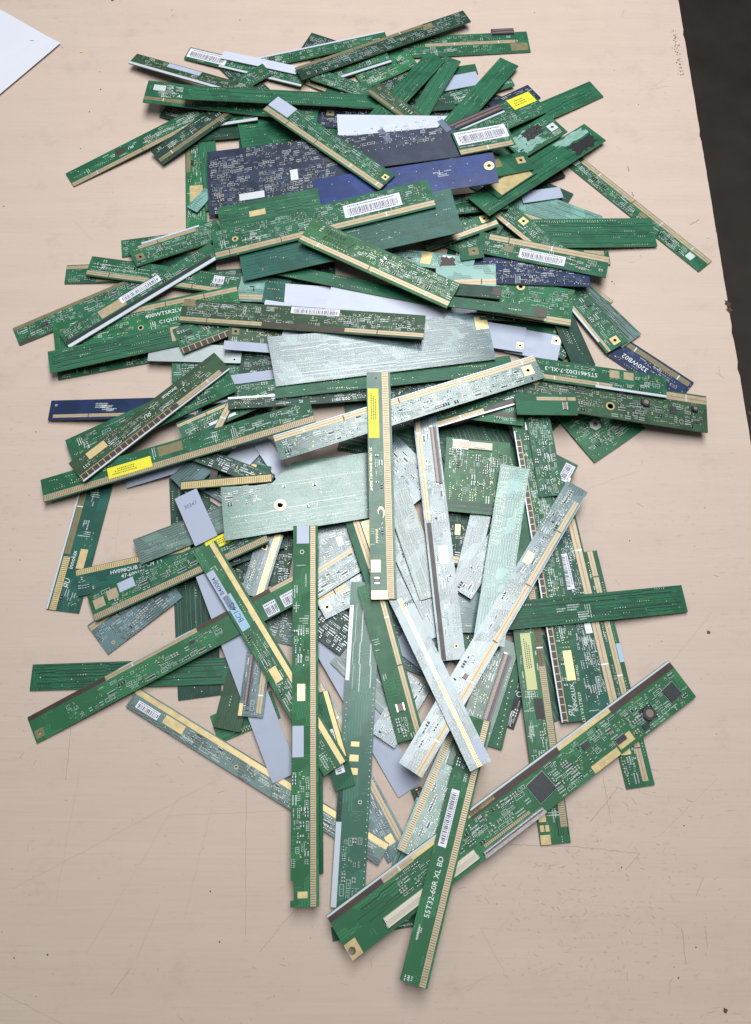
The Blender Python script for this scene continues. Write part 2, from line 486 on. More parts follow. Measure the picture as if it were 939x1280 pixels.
            for q in range(len(s.f)):
                if s.mats[s.m[q]] is M['ink']: ink.face([s.v[w_] for w_ in s.f[q]], M['ink'])
            s.f, s.m = [s.f[q] for q in keep], [s.m[q] for q in keep]; s.v = s.v[:max(max(f_) for f_ in s.f) + 1]; s.mats = s.mats[:1]
            lab = s.build('adhesive_tape' if k == 'tape' else 'paper_label', root)
            ink.build('barcode' if k == 'bar' else 'label_print', lab)
        elif k in ('hole', 'rhole', 'bhole', 'hexpad'):
            _, u, v, r, g = f[:5]; r /= 1000; g /= 1000; cx, cy = X(u), Y(v)
            s = MB()
            o = ring(cx, cy, g, 6) if k == 'hexpad' else ring(cx, cy, g, 24) if k == 'rhole' else [(max(-L/2+.0003, cx - g), max(-W/2+.0003, cy - g)), (min(L/2-.0003, cx + g), max(-W/2+.0003, cy - g)), (min(L/2-.0003, cx + g), min(W/2-.0003, cy + g)), (max(-L/2+.0003, cx - g), min(W/2-.0003, cy + g))]
            s.plate([o, ring(cx, cy, r)], T, z3, M['silver' if k == 'hexpad' or len(f) > 5 and f[5] == 's' else ('olive' if k == 'bhole' else 'gold')], M['gold'])
            mp = s.build('mounting_pad', root)
            if k == 'rhole':
                s2 = MB(); s2.plate([ring(cx, cy, r * 1.35, 24), ring(cx, cy, r)], z3, z3 + 0.0003, M['gold'], M['gold']); s2.build('eyelet', mp)
        elif k == 'pad':
            _, u0, u1, v0, v1 = f[:5]; s = MB(); s.box(X(u0), X(u1), Y(v1), Y(v0), T, z2, M[f[5] if len(f) > 5 else 'gold']); s.build('gold_pad', root)
        elif k == 'chip':
            _, u, v, a, b = f[:5]; a /= 1000; b /= 1000
            def fn(mb, a=a, b=b):
                mb.box(-a/2 + .0008, a/2 - .0008, -b/2 + .0008, b/2 - .0008, 0, 0.0018, M['chip'], ch=0.0002)
                nn = max(3, int(a / 0.0016))
                for i in range(nn):
                    x = -a/2 + .0012 + (a - .0024) * i / (nn - 1)
                    for sgn in (-1, 1): mb.box(x - .0003, x + .0003, min(sgn * (b/2 - .001), sgn * b/2), max(sgn * (b/2 - .001), sgn * b/2), 0, .0004, M['silver'])
                if min(a, b) > 0.009:
                    nn = max(3, int(b / 0.0016))
                    for i in range(nn):
                        y = -b/2 + .0012 + (b - .0024) * i / (nn - 1)
                        for sgn in (-1, 1): mb.box(min(sgn * (a/2 - .001), sgn * a/2), max(sgn * (a/2 - .001), sgn * a/2), y - .0003, y + .0003, 0, .0004, M['silver'])
                mb.cyl(a/2 - .0024, -b/2 + .0024, min(a, b) * 0.06, 0.0018, 0.00183, M['black'], 12)
            put('chip', small_part('chip', ('chip', a, b), fn), root, X(u), Y(v), T, f[5] if len(f) > 5 else 0)
        elif k == 'coil':
            _, u, v, a = f[:4]; a /= 1000
            def fn(mb, a=a):
                mb.box(-a/2, a/2, -a/2, a/2, 0, .0006, M['black'], ch=.0001)
                mb.cyl(0, 0, a * 0.48, .0006, .0032, M['black'], 24, top=M['chip'], r1=a * 0.46)
                mb.cyl(0, 0, a * 0.27, .0032, .0038, M['chip'], 20, top=M['ceramic'])
            put('inductor', small_part('inductor', ('coil', a), fn), root, X(u), Y(v), T)
        elif k == 'cap':
            _, u, v, a, b = f[:5]; a /= 1000; b /= 1000
            def fn(mb, a=a, b=b):
                mb.box(-a/2, -a/2 + a * .18, -b/2, b/2, 0, .0014, M['alu']); mb.box(a/2 - a * .18, a/2, -b/2, b/2, 0, .0014, M['alu'])
                mb.box(-a/2 + a * .18, a/2 - a * .18, -b/2 + .0003, b/2 - .0003, 0, .0017, M['ceramic'], ch=.0002)
            put('capacitor', small_part('capacitor', ('cap', a, b), fn), root, X(u), Y(v), T, f[5] if len(f) > 5 else 0)
        elif k == 'conn':
            _, u0, u1, v0, v1, mat = f[:6]; hgt = f[6] if len(f) > 6 else 0.0025
            a, b, c, d = X(u0), X(u1), Y(v1), Y(v0); s = MB()
            s.box(a, b, c, d, T, T + hgt * 0.75, M[mat], ch=.0002)
            yy = (c + d) / 2; ww = (d - c)
            lt = MB(); lt.box(a + .0015, b - .0015, yy + ww * .05, yy + ww * .32, T + hgt * 0.75, T + hgt, M['mauve' if mat != 'mauve' else 'conndark'] if mat != 'cream' else M['cream'], ch=.0002)
            x = a + .002
            while x < b - .002: s.quad(x, x + .0006, yy - ww * .32, yy - ww * .05, T + hgt * 0.75 + .0001, M['tan']); x += .0016
            for xa in (a - .0012, b + .0002): s.box(xa, xa + .001, c, c + ww * .4, T, T + hgt * .5, M['alu'])
            cn = s.build('connector', root); lt.build('latch_bar', cn)
        elif k == 'txt':
            _, u, v, size, body = f[:5]; rot = f[5] if len(f) > 5 else 0; mat = f[6] if len(f) > 6 else 'silk'; sh = f[7] if len(f) > 7 else 0
            put('printed_lettering' if not mat.startswith('pen') else 'pen_writing', text_mesh(body, size / 1000, sh, mat), root, X(u), Y(v), z3 + (0.0002 if mat.startswith('pen') else 0.00003), math.radians(rot))
        elif k == 'lines':
            _, u0, u1, v0, v1, n = f[:6]; mat = M[f[6]] if len(f) > 6 else M[rng.choice(('dkgreen', 'dkgreen', 'ltgreen')) if col in ('g', 'dk', 'br', 'ol', 'teal', 'pale', 'sil') else 'dkgreen']
            if gl > .55: mat = M['dkgreen_g'] if mat is M['dkgreen'] else M['ltgreen_g']; n = max(3, n // 2)
            if col in ('navy', 'blue', 'nb', 'lil', 'whi', 'metal', 'blk'): continue
            base_jog = [(rng.uniform(u0, u1), rng.uniform(-.003, .003)) for _ in range(3)]; base_jog.sort()
            for i in range(n):
                v = v0 + (v1 - v0) * (i + rng.uniform(-.2, .2)) / max(1, n - 1)
                y = Y(min(max(v, .04), .96)); wd = rng.choice((.0004, .0006, .0012)) ; x = X(u0 + rng.uniform(0, .06))
                for uj, dy in base_jog + [(u1 - rng.uniform(0, .06), 0)]:
                    xe = X(uj) + rng.uniform(-.001, .001)
                    if xe - x < .004: continue
                    if abs(y) < W/2 - .001: marks.quad(x, xe, y - wd/2, y + wd/2, z1, mat)
                    y2 = y + dy; x2 = xe + abs(dy)
                    if abs(y2) < W/2 - .0015 and abs(y) < W/2 - .0015 and dy and x2 < L/2 - .001:
                        marks.face([(xe, y - wd/2, z1), (x2, y2 - wd/2, z1), (x2, y2 + wd/2, z1), (xe, y + wd/2, z1)], mat)
                        y = y2; x = x2
                    else: x = xe
        elif k == 'vias':
            _, u0, u1, v0, v1, n = f
            for _i in range(min(n, 160)):
                x = X(rng.uniform(u0, u1)); y = Y(rng.uniform(v0, v1))
                if rng.random() < .35:
                    m_ = rng.randint(3, 9); st = rng.uniform(.0022, .004)
                else: m_, st = 1, 0
                for q in range(m_):
                    if free(x + q * st, y): pads.face([(px_, py_, z2) for px_, py_ in ring(x + q * st, y, rng.choice((.00045, .0006)), 6)], M['via' if rng.random() < .7 else 'silk'])
        elif k == 'dots':
            _, u0, u1, v0, v1, nx, ny = f[:7]
            for i in range(nx):
                for j in range(ny):
                    x = X(u0 + (u1 - u0) * i / max(1, nx - 1)); y = Y(v0 + (v1 - v0) * j / max(1, ny - 1))
                    pads.face([(a, b, z2) for a, b in ring(x, y, .0006, 6)], M[f[7] if len(f) > 7 else 'via'])
        elif k == 'mic':
            _, u0, u1, v0, v1, n = f
            for _i in range(n):
                x = X(rng.uniform(u0, u1)); y = Y(rng.uniform(v0, v1)); rows = rng.randint(1, 3); vert = rng.random() < .25
                for r_ in range(rows):
                    xx = 0
                    for q in range(rng.randint(4, 11)):
                        ww = rng.uniform(.0006, .0012)
                        px_, py_ = (x + xx, y - r_ * .0028) if not vert else (x + r_ * .0028, y - xx)
                        if free(px_ + ww, py_) and free(px_, py_):
                            t_ = rng.random()
                            if t_ < .5:
                                marks.quad(px_, px_ + ww, py_, py_ + .0015, z2, M['silk']) if t_ < .15 else (marks.quad(px_, px_ + .0004, py_, py_ + .0016, z2, M['silk']), marks.quad(px_ + .0004, px_ + ww, py_ + .0011, py_ + .0015, z2, M['silk']))
                            else: marks.quad(px_, px_ + ww, py_ + .0005, py_ + .001, z2, M['silk']); marks.quad(px_, px_ + .0004, py_, py_ + .0016, z2 + .00001, M['silk'])
                        xx += ww + .0006
        elif k == 'smd':
            _, u0, u1, v0, v1, dn = f
            xa, xb, ya, yb = X(u0), X(u1), Y(v1), Y(v0)
            hh = (yb - ya); nr = max(1, round(hh / .0050)); ch_ = hh / nr
            def ok(x, y, a=.0008, b=.0008): return free(x - a, y - b, .0004) and free(x + a, y + b, .0004)
            def pad_(x, y, a, b, m='silver'):
                if ok(x, y, a, b): pads.quad(x - a, x + a, y - b, y + b, z2, M[m])
            def chipres(x, y, horiz, m=None):
                if not ok(x, y, .0013, .0013): return
                dx, dy = (.0009, 0) if horiz else (0, .0009)
                for sg in (-1, 1): pads.quad(x + sg*dx - .0004, x + sg*dx + .0004, y + sg*dy - .00045, y + sg*dy + .00045, z2, M['silver'])
                m = m or rng.choice(('black', 'black', 'ceramic', None))
                if m:
                    a, b = (.00062, .0004) if horiz else (.0004, .00062)
                    pads.box(x - a, x + a, y - b, y + b, T, T + .0009, M[m])
            big = 0; nb = kw.get('nbig', 10)
            for r_ in range(nr):
                x = xa + rng.uniform(0, .003)
                while x < xb - .003:
                    cw = rng.uniform(.004, .012); y = ya + ch_ * (r_ + .5) + rng.uniform(-.0008, .0008)
                    if rng.random() > min(.95, .40 + .42 * dn): x += cw; continue
                    t_ = rng.random(); cx = x + cw / 2
                    if t_ < .16 and big < nb and ok(cx, y, .002, .002):
                        kk = rng.choice(('resistor', 'capacitor', 'capacitor', 'transistor')); rr = rng.choice((0, math.pi / 2))
                        n_ = rng.randint(1, 3)
                        def fn(mb, kk=kk):
                            if kk == 'transistor':
                                mb.box(-.0016, .0016, -.001, .001, 0, .0016, M['black'], ch=.0001)
                                for q in (-.001, .001): mb.box(q - .0003, q + .0003, -.0018, -.001, 0, .0004, M['silver'])
                                mb.box(-.0003, .0003, .001, .0018, 0, .0004, M['silver'])
                            else:
                                bm = M['black'] if kk == 'resistor' else M['ceramic']; h_ = .0009 if kk == 'resistor' else .0016
                                mb.box(-.0018, -.0011, -.001, .001, 0, h_, M['silver']); mb.box(.0011, .0018, -.001, .001, 0, h_, M['silver'])
                                mb.box(-.0011, .0011, -.00095, .00095, 0, h_ * .96, bm)
                        for q in range(n_):
                            xx = cx + (q - n_ / 2) * .0034
                            if ok(xx, y, .002, .002): put(kk, small_part(kk, kk, fn), root, xx, y, T, math.pi / 2); big += 1
                    elif t_ < .40:                                   # a row of small chip parts with their print
                        n_ = max(2, int(cw / .0019)); hz = rng.random() < .25
                        st = .0032 if hz else .0018; n_ = max(2, int(cw / st))
                        for q in range(n_): chipres(x + st * (q + .5), y, hz)
                        if rng.random() < .5 and not hz:
                            for q in range(n_): pad_(x + st * (q + .5), y + .0022, .0003, .0002, 'silk')
                    elif t_ < .52:                                   # two rows of fine leads: an empty chip site
                        n_ = int(cw / .0013)
                        for q in range(n_):
                            pad_(x + .0013 * q, y + .0016, .00036, .0006); pad_(x + .0013 * q, y - .0016, .00036, .0006)
                        if rng.random() < .4 and ok(cx, y, cw * .4, .001): pads.box(cx - cw * .38, cx + cw * .38, y - .001, y + .001, T, T + .0010, M['chip'])
                    elif t_ < .66:                                   # lines of tiny print
                        for l_ in range(rng.randint(1, 2)):
                            xx = x; yy = y + .0012 - .0026 * l_
                            while xx < x + cw - .001:
                                ww = rng.choice((.0007, .001))
                                if ok(xx + ww / 2, yy, ww / 2, .0007) and rng.random() < .85:
                                    g_ = rng.random()
                                    if g_ < .7: marks.quad(xx, xx + .0003, yy - .0007, yy + .0007, z2, M['silk'])
                                    if g_ > .3: marks.quad(xx, xx + ww, yy + .0004, yy + .0007, z2 + .00001, M['silk'])
                                    if g_ > .6: marks.quad(xx, xx + ww, yy - .0007, yy - .0004, z2 + .00001, M['silk'])
                                xx += ww + .0006
                    elif t_ < .80:                                   # a bundle of fine runs
                        n_ = rng.randint(3, 6); lm = M['ltgreen' if col not in ('navy', 'blue', 'nb') else 'bluegrey']
                        for q in range(n_):
                            yy = y + (q - n_ / 2) * .001; xe = x + cw - .0008 * q
                            if ok(x, yy, .0003, .0003) and ok(xe, yy, .0003, .0003): marks.quad(x, xe, yy - .00016, yy + .00016, z1, lm)
                    elif t_ < .92:
                        for q in range(rng.randint(2, 7)):
                            xx = x + rng.uniform(0, cw); yy = y + rng.uniform(-.4, .4) * ch_
                            if ok(xx, yy): pads.face([(a, b, z2) for a, b in ring(xx, yy, .0005, 6)], M['via'])
                    else:                                            # printed frame
                        if ok(x, y - ch_ * .4) and ok(x + cw, y + ch_ * .4):
                            for (a, b, c, d) in ((x, x + cw, y - ch_ * .4, y - ch_ * .4 + .0003), (x, x + cw, y + ch_ * .4 - .0003, y + ch_ * .4), (x, x + .0003, y - ch_ * .4 + .0003, y + ch_ * .4 - .0003), (x + cw - .0003, x + cw, y - ch_ * .4 + .0003, y + ch_ * .4 - .0003)): marks.quad(a, b, c, d, z1, M['silk'])
                            chipres(cx, y, True)
                    x += cw + rng.uniform(.0004, .002)
        elif k == 'burn':
            _, u0, u1, v0, v1, mat = f; s = MB(); cx, cy = X((u0 + u1) / 2), Y((v0 + v1) / 2); ax, ay = (X(u1) - X(u0)) / 2, (Y(v0) - Y(v1)) / 2
            pts = []
            for i in range(26):
                an = 2 * math.pi * i / 26; rr = rng.uniform(.62, 1.0); q = max(abs(math.cos(an)), abs(math.sin(an)))
                pts.append((max(-L/2+.0004, min(L/2-.0004, cx + ax * rr * math.cos(an) / q)), max(-W/2+.0004, min(W/2-.0004, cy + ay * rr * math.sin(an) / q))))
            s.plate([pts], T, z3 if mat != 'tornmint' else z2, M[mat], M[mat]); s.build('adhesive_residue', root)
        elif k == 'rhomb':
            _, u, v, a, h = f; a /= 2000; h /= 2000; s = MB(); x, y = X(u), Y(v); y = min(y, W/2 - h - .001)
            s.plate([[(x - a * 1.3, y + h * .7), (x - a * .2, y + h), (x + a * 1.3, y - h * .7), (x + a * .2, y - h)]], T, z2, M['bluegrey'], M['bluegrey']); s.build('copper_patch', root)
        elif k == 'swirl':
            _, u, v, size, mat = f; n = 20; r0 = size / 1000; prev = None
            for i in range(n + 1):
                t_ = i / n; an = 0.6 + 4.6 * t_; rr = r0 * (1 - .45 * t_); wd = r0 * .16 * math.sin(math.pi * min(.95, max(.05, t_))) + r0 * .04
                c_, s_ = math.cos(an), math.sin(an); a_ = (X(u) + (rr - wd) * c_, Y(v) + (rr - wd) * s_ * .6, z2); b_ = (X(u) + (rr + wd) * c_, Y(v) + (rr + wd) * s_ * .6, z2)
                if prev: marks.face([prev[0], prev[1], b_, a_], M[mat])
                prev = (a_, b_)
    marks.build('printed_markings', root)
    pads.build('solder_pads', root)
    return root
# B(z, x0,y0, x1,y1, width, colour, kind, label, features...)   z = how late it landed on the heap
# ---------------- top of the heap, far side
B(10, 244,170, 246,285, 26, 'br','N','bright green board end with a gold patch, left of the dark blue populated board',('pad',.55,.72,.1,.8),('strip',.75,.95,0,.4,'olive'))
B(12, 257,165, 268,262, 22, 'g','S','narrow plain green board tucked under the left end of the dark blue board')
B(14, 567,90, 596,86, 13, 'g','N','tiny green board end showing below the upper right dark connector board',bare=1)
B(15, 425,63, 661,52, 26, 'g','N','green board with a dark connector on its top edge, far right of the heap',('strip',.38,.52,.45,.93,'tan'),('conn',.81,.93,-.14,.12,'conndark',.003),('pad',.90,.99,.55,.9,'olive'),area=(.3,.8))
B(16, 318,80, 483,45, 14, 'g','N','slim green board with pale top edge lying at the far rim of the heap',('strip',0,.14,0,1,'film'))
B(17, 450,102, 516,72, 22, 'br','N','short bright green board with white dots, behind the crossing plain boards',gl=.5)
B(18, 410,94, 486,70, 17, 'g','N','green board with a white lower edge under the long dark topmost board',('strip',.84,1,0,1,'film'))
B(19, 362,92, 430,118, 11, 'g','N','thin green board with tan strip emerging below the long far board',('strip',.6,.95,0,.7,'tan'))
B(20, 392,92, 464,117, 16, 'g','P','text covered green board end pointing at the plain dark green strip')
B(21, 540,108, 598,97, 17, 'lil','M','pale lilac board end between the plain diagonal green boards at the far right')
B(22, 545,130, 640,100, 15, 'g','N','thin dark green board with printed text, under the broad plain diagonal board',('mic',.2,.9,.2,.8,6))
B(23, 520,132, 568,128, 16, 'dk','S','stubby plain dark green board between crossed boards at the far side')
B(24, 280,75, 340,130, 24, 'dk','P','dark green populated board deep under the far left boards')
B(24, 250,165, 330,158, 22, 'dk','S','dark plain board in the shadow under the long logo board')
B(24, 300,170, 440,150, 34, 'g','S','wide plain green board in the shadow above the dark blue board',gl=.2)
B(25, 206,135, 262,148, 24, 'dk','N','dark green board edge hidden under the logo board at the far left')
B(26, 268,150, 322,142, 18, 'g','P','small populated green board end with a white edge below the logo board',('strip',.8,1,0,1,'film'))
B(27, 398,145, 470,150, 26, 'navy','N','navy board tip with a gold mounting pad beside the pale lilac board',('hole',.2,.3,1.8,6))
B(28, 240,262, 262,238, 14, 'mint','S','chipped pale mint board corner by the left end of the dark blue board')
B(30, 87,225, 270,132, 19, 'g','N','long slim green board with tan edge reaching furthest out at the upper left',('strip',.76,1,0,1,'tan'),('txt',.42,.4,7,'ЯU',180,'silk',.3),('pad',.32,.38,.2,.5,'brown'),('mic',.45,.98,.2,.6,13),area=(.5,1))
B(31, 196,197, 282,137, 21, 'dk','N','short dark green board leaning beside the furthest upper left board',('strip',.62,.82,0,1,'olive'))  # normal green board; its shade is put into the darker base colour
B(32, 234,66, 380,101, 16, 'g','P','slim green board with a white barcode label at its far left tip',('bar',.01,.34,.08,.8),('strip',.84,1,.3,1,'film'))
B(33, 278,68, 372,88, 10, 'whi','M','narrow whitish strip lying across the far left boards',name='plastic_strip',cat='plastic strip')
B(34, 300,106, 334,86, 17, 'g','N','short green board with brown corner hole, near the far left tip boards',('bhole',.8,.4,1.3,3))
B(35, 182,114, 398,139, 28, 'g','N','green board with the AUO logo and a tan strip at the far left',('strip',.72,.86,0,.28,'olive'),('strip',.72,.86,.72,.96,'olive'),('txt',.215,.56,8,'AUO',0,'silk',.3),('txt',.20,.18,4,'T200XW02',0),('txt',.20,.32,4,'20T08-24',0),('pad',.04,.11,.15,.4,'silver'),('mic',.02,.2,.2,.7,10),area=(.1,.98))
B(36, 166,73, 318,116, 16, 'ol','N','olive green board with pale lower edge, leftmost tip of the far boards',('strip',.80,1,0,1,'film'),('tape',.28,.55,.05,.4))
B(37, 229,115, 474,127, 17, 'g','S','long plain dark green strip lying across the logo board',('lines',0,1,.2,.8,3,'dkgreen'),gl=.3)
B(38, 373,92, 584,20, 17, 'dk','P','long dark green populated board crowning the far side of the heap',('strip',0,.2,0,.75,'olive'),('pad',.74,.80,.1,.5,'olive'),('bhole',.05,.7,1.3,3),gl=.25)
B(39, 566,73, 505,175, 22, 'g','S','plain green board with dark trace fields, second of the two crossed far boards')
B(40, 546,70, 464,158, 24, 'g','S','smooth plain green diagonal board at the far side, tapering under the brown tipped board',('lines',.1,.9,.2,.8,2,'dkgreen'))
B(41, 466,109, 545,168, 20, 'ol','P','olive green board with brown strip and row of printed numbers, slanting to the lilac board',('strip',.72,.9,0,1,'olive'),('bhole',.07,.3,1.3,2.6),('txt',.5,.35,7,'7 1 1 1 3',0))
B(42, 422,156, 600,158, 25, 'whi','M','broad pale lilac board above the dark blue populated board',gl=.4)
B(43, 618,137, 668,114, 22, 'navy','N','navy board tip poking out behind the yellow label at the far right',('mic',.6,.95,.2,.7,2),('hole',.62,.6,1.1,1.6,'s'))
B(44, 617,166, 746,111, 25, 'g','S','plain green board pointing to the upper right table edge')
B(45, 637,77, 556,168, 25, 'g','S','plain green diagonal board with etched trace bands right of the far boards',gl=.4)
B(46, 567,172, 674,126, 34, 'g','P','green board with a long dark connector and a bright yellow label',('conn',.02,.62,.02,.30,'conndark',.003),('yel',.72,.98,0.02,.46),('strip',.32,.38,.02,.62,'film'))
B(47, 744,165, 598,258, 34, 'g','S','wide plain green board with a torn dark patch at its right end',('burn',.03,.26,.05,.62,'black'),('burn',.02,.30,.6,.98,'tornmint'),('lines',.28,1,.2,.8,4,'ltgreen'),gl=.3)
B(46.5, 652,230, 703,214, 15, 'blk','M','black plate end sticking out under the torn patch board')
B(46.2, 652,247, 702,240, 14, 'lil','M','pale whitish board under the black plate, right of centre far side')
B(50, 614,240, 662,208, 24, 'g','N','green board corner with a large gold pad below the gold holed board',('pad',.1,.9,.2,.95),bare=1)
B(51, 640,187, 697,153, 34, 'g','N','green board with torn mint and black residue and a gold corner hole',('burn',.02,.6,.05,.9,'tornmint'),('burn',.3,.75,.1,.6,'black'),('hole',.86,.55,2.6,7,'s'))
B(52, 612,210, 662,200, 26, 'g','N','small green board with a gold square hole right of the royal blue board',('hole',.80,.42,2.4,6.5),('pad',.05,.32,.1,.55,'olive'),bare=1)
# ---------------- dark blue and barcode boards
B(55, 260,229, 573,179, 78, 'navy','N','large dark blue populated board in the upper middle of the heap',('chip',.485,.45,15,11),('txt',.485,.45,6,'M',0),('rhomb',.72,.2,15,28),('rhomb',.96,.2,15,26),('smd',.01,.16,.15,.98,1.3),('smd',.2,.5,.45,.98,1.4),('smd',.16,.95,.05,.4,.35),('dots',.02,.62,.9,.93,50,1,'silk'),('dots',.2,.9,.08,.4,26,4),('pad',.12,.22,.74,.84,'silver'),('pad',.33,.36,.5,.66,'silver'),
  poly=[(259,190),(400,173),(569,157),(576,195),(480,208),(472,252),(392,258),(340,262),(261,269)],gl=.4,bare=1)
B(57, 394,243, 620,209, 36, 'blue','N','royal blue board with a gold ringed hole at its right end',('rhole',.965,.42,2.8,7.5),('mic',.35,.85,.3,.5,5),('dots',.1,.85,.25,.8,9,2,'silk'),bare=1,gl=.45)
B(58, 570,179, 638,166, 30, 'g','P','short green board with white barcode label and tan strip, right of dark blue board',('bar',.03,.96,.10,.62),('strip',.80,.97,0,.97,'tan'))
B(60, 274,275, 400,250, 30, 'g','S','striped green board with a small gold rectangle under the long barcode board',('pad',.3,.46,.40,.62),('lines',0,1,.1,.9,7,'ltgreen'))
B(61, 300,323, 571,262, 54, 'teal','S','broad teal green board with etched chevron traces under the long barcode board',('lines',.4,.95,.4,.9,6,'dkgreen'),gl=.4)
B(40, 566,256, 634,248, 26, 'g','P','small green board with tan strip just right of the teal board',('strip',.04,.28,.25,.97,'tan'))
B(62, 267,307, 540,241, 36, 'g','P','long green board with a large white barcode label above the handwritten board',('bar',.60,.86,.22,.66),('strip',.76,.93,0,1,'tan'),('rhole',.10,.45,2,4.6),('txt',.06,.6,0.1,'.'),('mic',.03,.2,.3,.9,9))
B(65, 338,129, 484,228, 26, 'g','P','green board with lilac tape and a gold hole, lying over the dark blue board',('tape',.0,.17,.02,.62),('strip',.70,.92,0,1,'tan'),('hole',.965,.35,2,4.5))
# ---------------- right side
B(11, 715,199, 882,333, 20, 'g','N','long slim green board reaching to the right table edge',('strip',.03,.30,.05,1,'tan'),('smd',.15,.50,.45,.95,1.6),('smd',.68,.85,.4,.95,1.6),('pad',.52,.60,.35,.6,'olive'),('pad',.88,.92,.4,.8,'silver'),('pad',.02,.05,.3,.7,'silver'))
B(13, 638,243, 748,284, 30, 'mint','S','pale mint striped board end above the plain striped board on the right',('lines',.05,.95,.15,.85,8,'ltgreen'),gl=.6)
B(33, 628,262, 692,282, 9, 'g','N','thin brown and tan strip board pointing down right behind the holed board',('strip',.1,.9,0,1,'tick'))
B(34, 664,292, 818,290, 36, 'g','S','wide striped plain green board pointing right, under the circled label board',('lines',0,1,.15,.9,9,'dkgreen'),('dots',.02,.7,.08,.1,34,1,'silk'))
B(35, 614,250, 702,322, 26, 'g','P','diagonal green board with gold hole pad left of the striped plain board',('hole',.42,.3,2.2,6),('strip',.80,1,0,1,'tan'))
B(36, 530,305, 620,273, 20, 'g','P','green board with tan strip and gold holed tip below the small tan strip board',('strip',.6,.85,0,1,'tan'),('hole',.86,.28,2,6))
B(37, 588,337, 737,342, 34, 'nb','N','navy board lying beneath the circled label board',('dots',.05,.95,.4,.9,12,3,'silk'),('strip',0,.2,.9,1,'tan'),gl=.4)
B(32, 700,320, 762,322, 18, 'g','N','green board end with tan pad and white clip right of the navy board',('pad',.5,.9,.05,.5,'tan'),('hole',.93,.8,1.4,4))

B(41, 597,302, 760,334, 27, 'g','N','green board with barcode label and circled mark, over the navy board on the right',('strip',.03,.28,.08,1,'tan'),('bar',.33,.68,.42,.86),('pad',.21,.28,.4,.7,'olive'),('txt',.95,.7,6,'L2',180))
B(42, 487,318, 592,332, 20, 'mint','N','silvery board with gold tabs and a brown scorch mark in the middle',('pad',.38,.50,.0,.8),('pad',.62,.76,.1,.95,'silver'),('burn',.60,.80,.1,.9,'brown'),('dots',.02,.34,.1,.9,14,6,'silk'),gl=.6)
B(43, 575,318, 604,314, 16, 'g','N','tiny brown tipped board with a hole near the scorched board',('bhole',.6,.4,2.2,7),bare=1)
B(25, 600,367, 716,385, 48, 'br','P','bright green populated board with a tan strip at its lower edge, right of centre',('strip',.82,.97,0,1,'tan'),('rhole',.42,.14,3,6))
B(44, 545,346, 620,344, 27, 'mint','N','pale mint board end with a tan strip beside the bright green populated board',('strip',.66,.9,.3,1,'tan'),gl=.7,bare=1)
B(45, 556,360, 627,366, 15, 'dk','S','dark green board with a brown end patch under the handwritten board',('pad',.84,.99,.1,.7,'brown'))
B(46, 556,376, 684,391, 13, 'g','S','slim plain green board with brown right end crossing below the dark one',('pad',.88,.99,.1,.9,'brown'))
B(24, 600,392, 672,398, 12, 'dk','P','shadowed populated board edge under the slim brown ended board')
B(20.5, 640,405, 712,414, 18, 'g','N','green board end with a gold holed corner behind the lilac boards',('hole',.80,.5,2,5.5),bare=1)
B(22, 700,388, 732,460, 27, 'dk','S','dark green board dropping behind the lilac boards on the right')
B(20, 712,368, 716,445, 14, 'blk','M','black plate seen edge on right of the bright green board')
B(21.1, 634,424, 700,436, 31, 'lil','M','right one of two lilac boards with a gold holed end, above the reversed text board',('hole',.90,.22,2,5.5),gl=.4)
B(21.5, 590,415, 656,425, 31, 'lil','M','left one of two lilac boards with a gold holed end, beside the glossy mint board',('hole',.93,.75,1.8,5),gl=.4)
B(20.2, 690,428, 712,440, 24, 'teal','N','small teal green board corner right of the lilac boards')
B(18, 730,352, 765,378, 5, 'ol','S','thin olive board edge behind the striped grey green board',('strip',.1,.8,0,1,'tan'))
B(21, 708,347, 790,426, 29, 'gry','S','grey green striped board leaning over the navy numbered board',('lines',0,1,.1,.9,7,'dkgreen'),gl=.5)
B(23, 700,348, 772,434, 30, 'g','P','diagonal populated green board with a chip and gold holed tip, over the navy numbered board',('strip',.80,.90,0,1,'tan'),('strip',.91,1,0,.85,'film'),('chip',.42,.3,9,8),('hole',.92,.4,2.4,6))
B(19, 768,432, 858,491, 32, 'nb','N','navy blue board printed 320WB02 at the right rim of the heap',('strip',.08,.27,.0,.97,'olive'),('txt',.32,.62,10,'320WB02',180),('rhole',.56,.82,3,6),gl=.35)
B(26, 718,548, 781,506, 77, 'br','N','square bright green board with a hexagonal silver pad at the lower right of the heap',('hexpad',.41,.50,3.2,8.5),('cap',.30,.74,4,2.4,1.57),('cap',.38,.76,4,2.4,1.57),('cap',.46,.78,4,2.4,1.57),('cap',.34,.86,4,2.4,1.57),('cap',.42,.88,4,2.4,1.57),('cap',.55,.74,4,2.4,1.57),('bhole',.12,.06,1.6,4),('smd',.15,.7,.4,.85,.8),gl=.5)
B(31, 655,483, 884,518, 46, 'ol','P','olive populated board with coils and chips pointing at the right table edge',('strip',.04,.24,.55,1,'tan'),('chip',.31,.32,13,8),('coil',.66,.45,12),('chip',.81,.55,9,13),('coil',.93,.42,9),('chip',.53,.28,9,5),('chip',.94,.78,6,5),('rhole',.06,.3,2.4,6),('rhole',.47,.68,4,6))
B(33, 655,458, 833,484, 28, 'g','N','green board with upside down part number and bare white edge, above the olive board',('strip',.72,.90,0,.62,'tan'),('strip',.88,1,.50,1,'film'),('txt',.33,.42,9,'ST5461D02-7-XL-3',180),('pad',.60,.67,.08,.42,'tan'),('pad',.70,.77,.08,.42,'tan'),('smd',.85,.97,.1,.7,1.2))
B(35, 645,505, 721,506, 26, 'g','N','short green board with a tall silver component, at the right of the heap',('strip',.14,.30,.35,1,'tan'),('cap',.80,.58,7,11),bare=1)
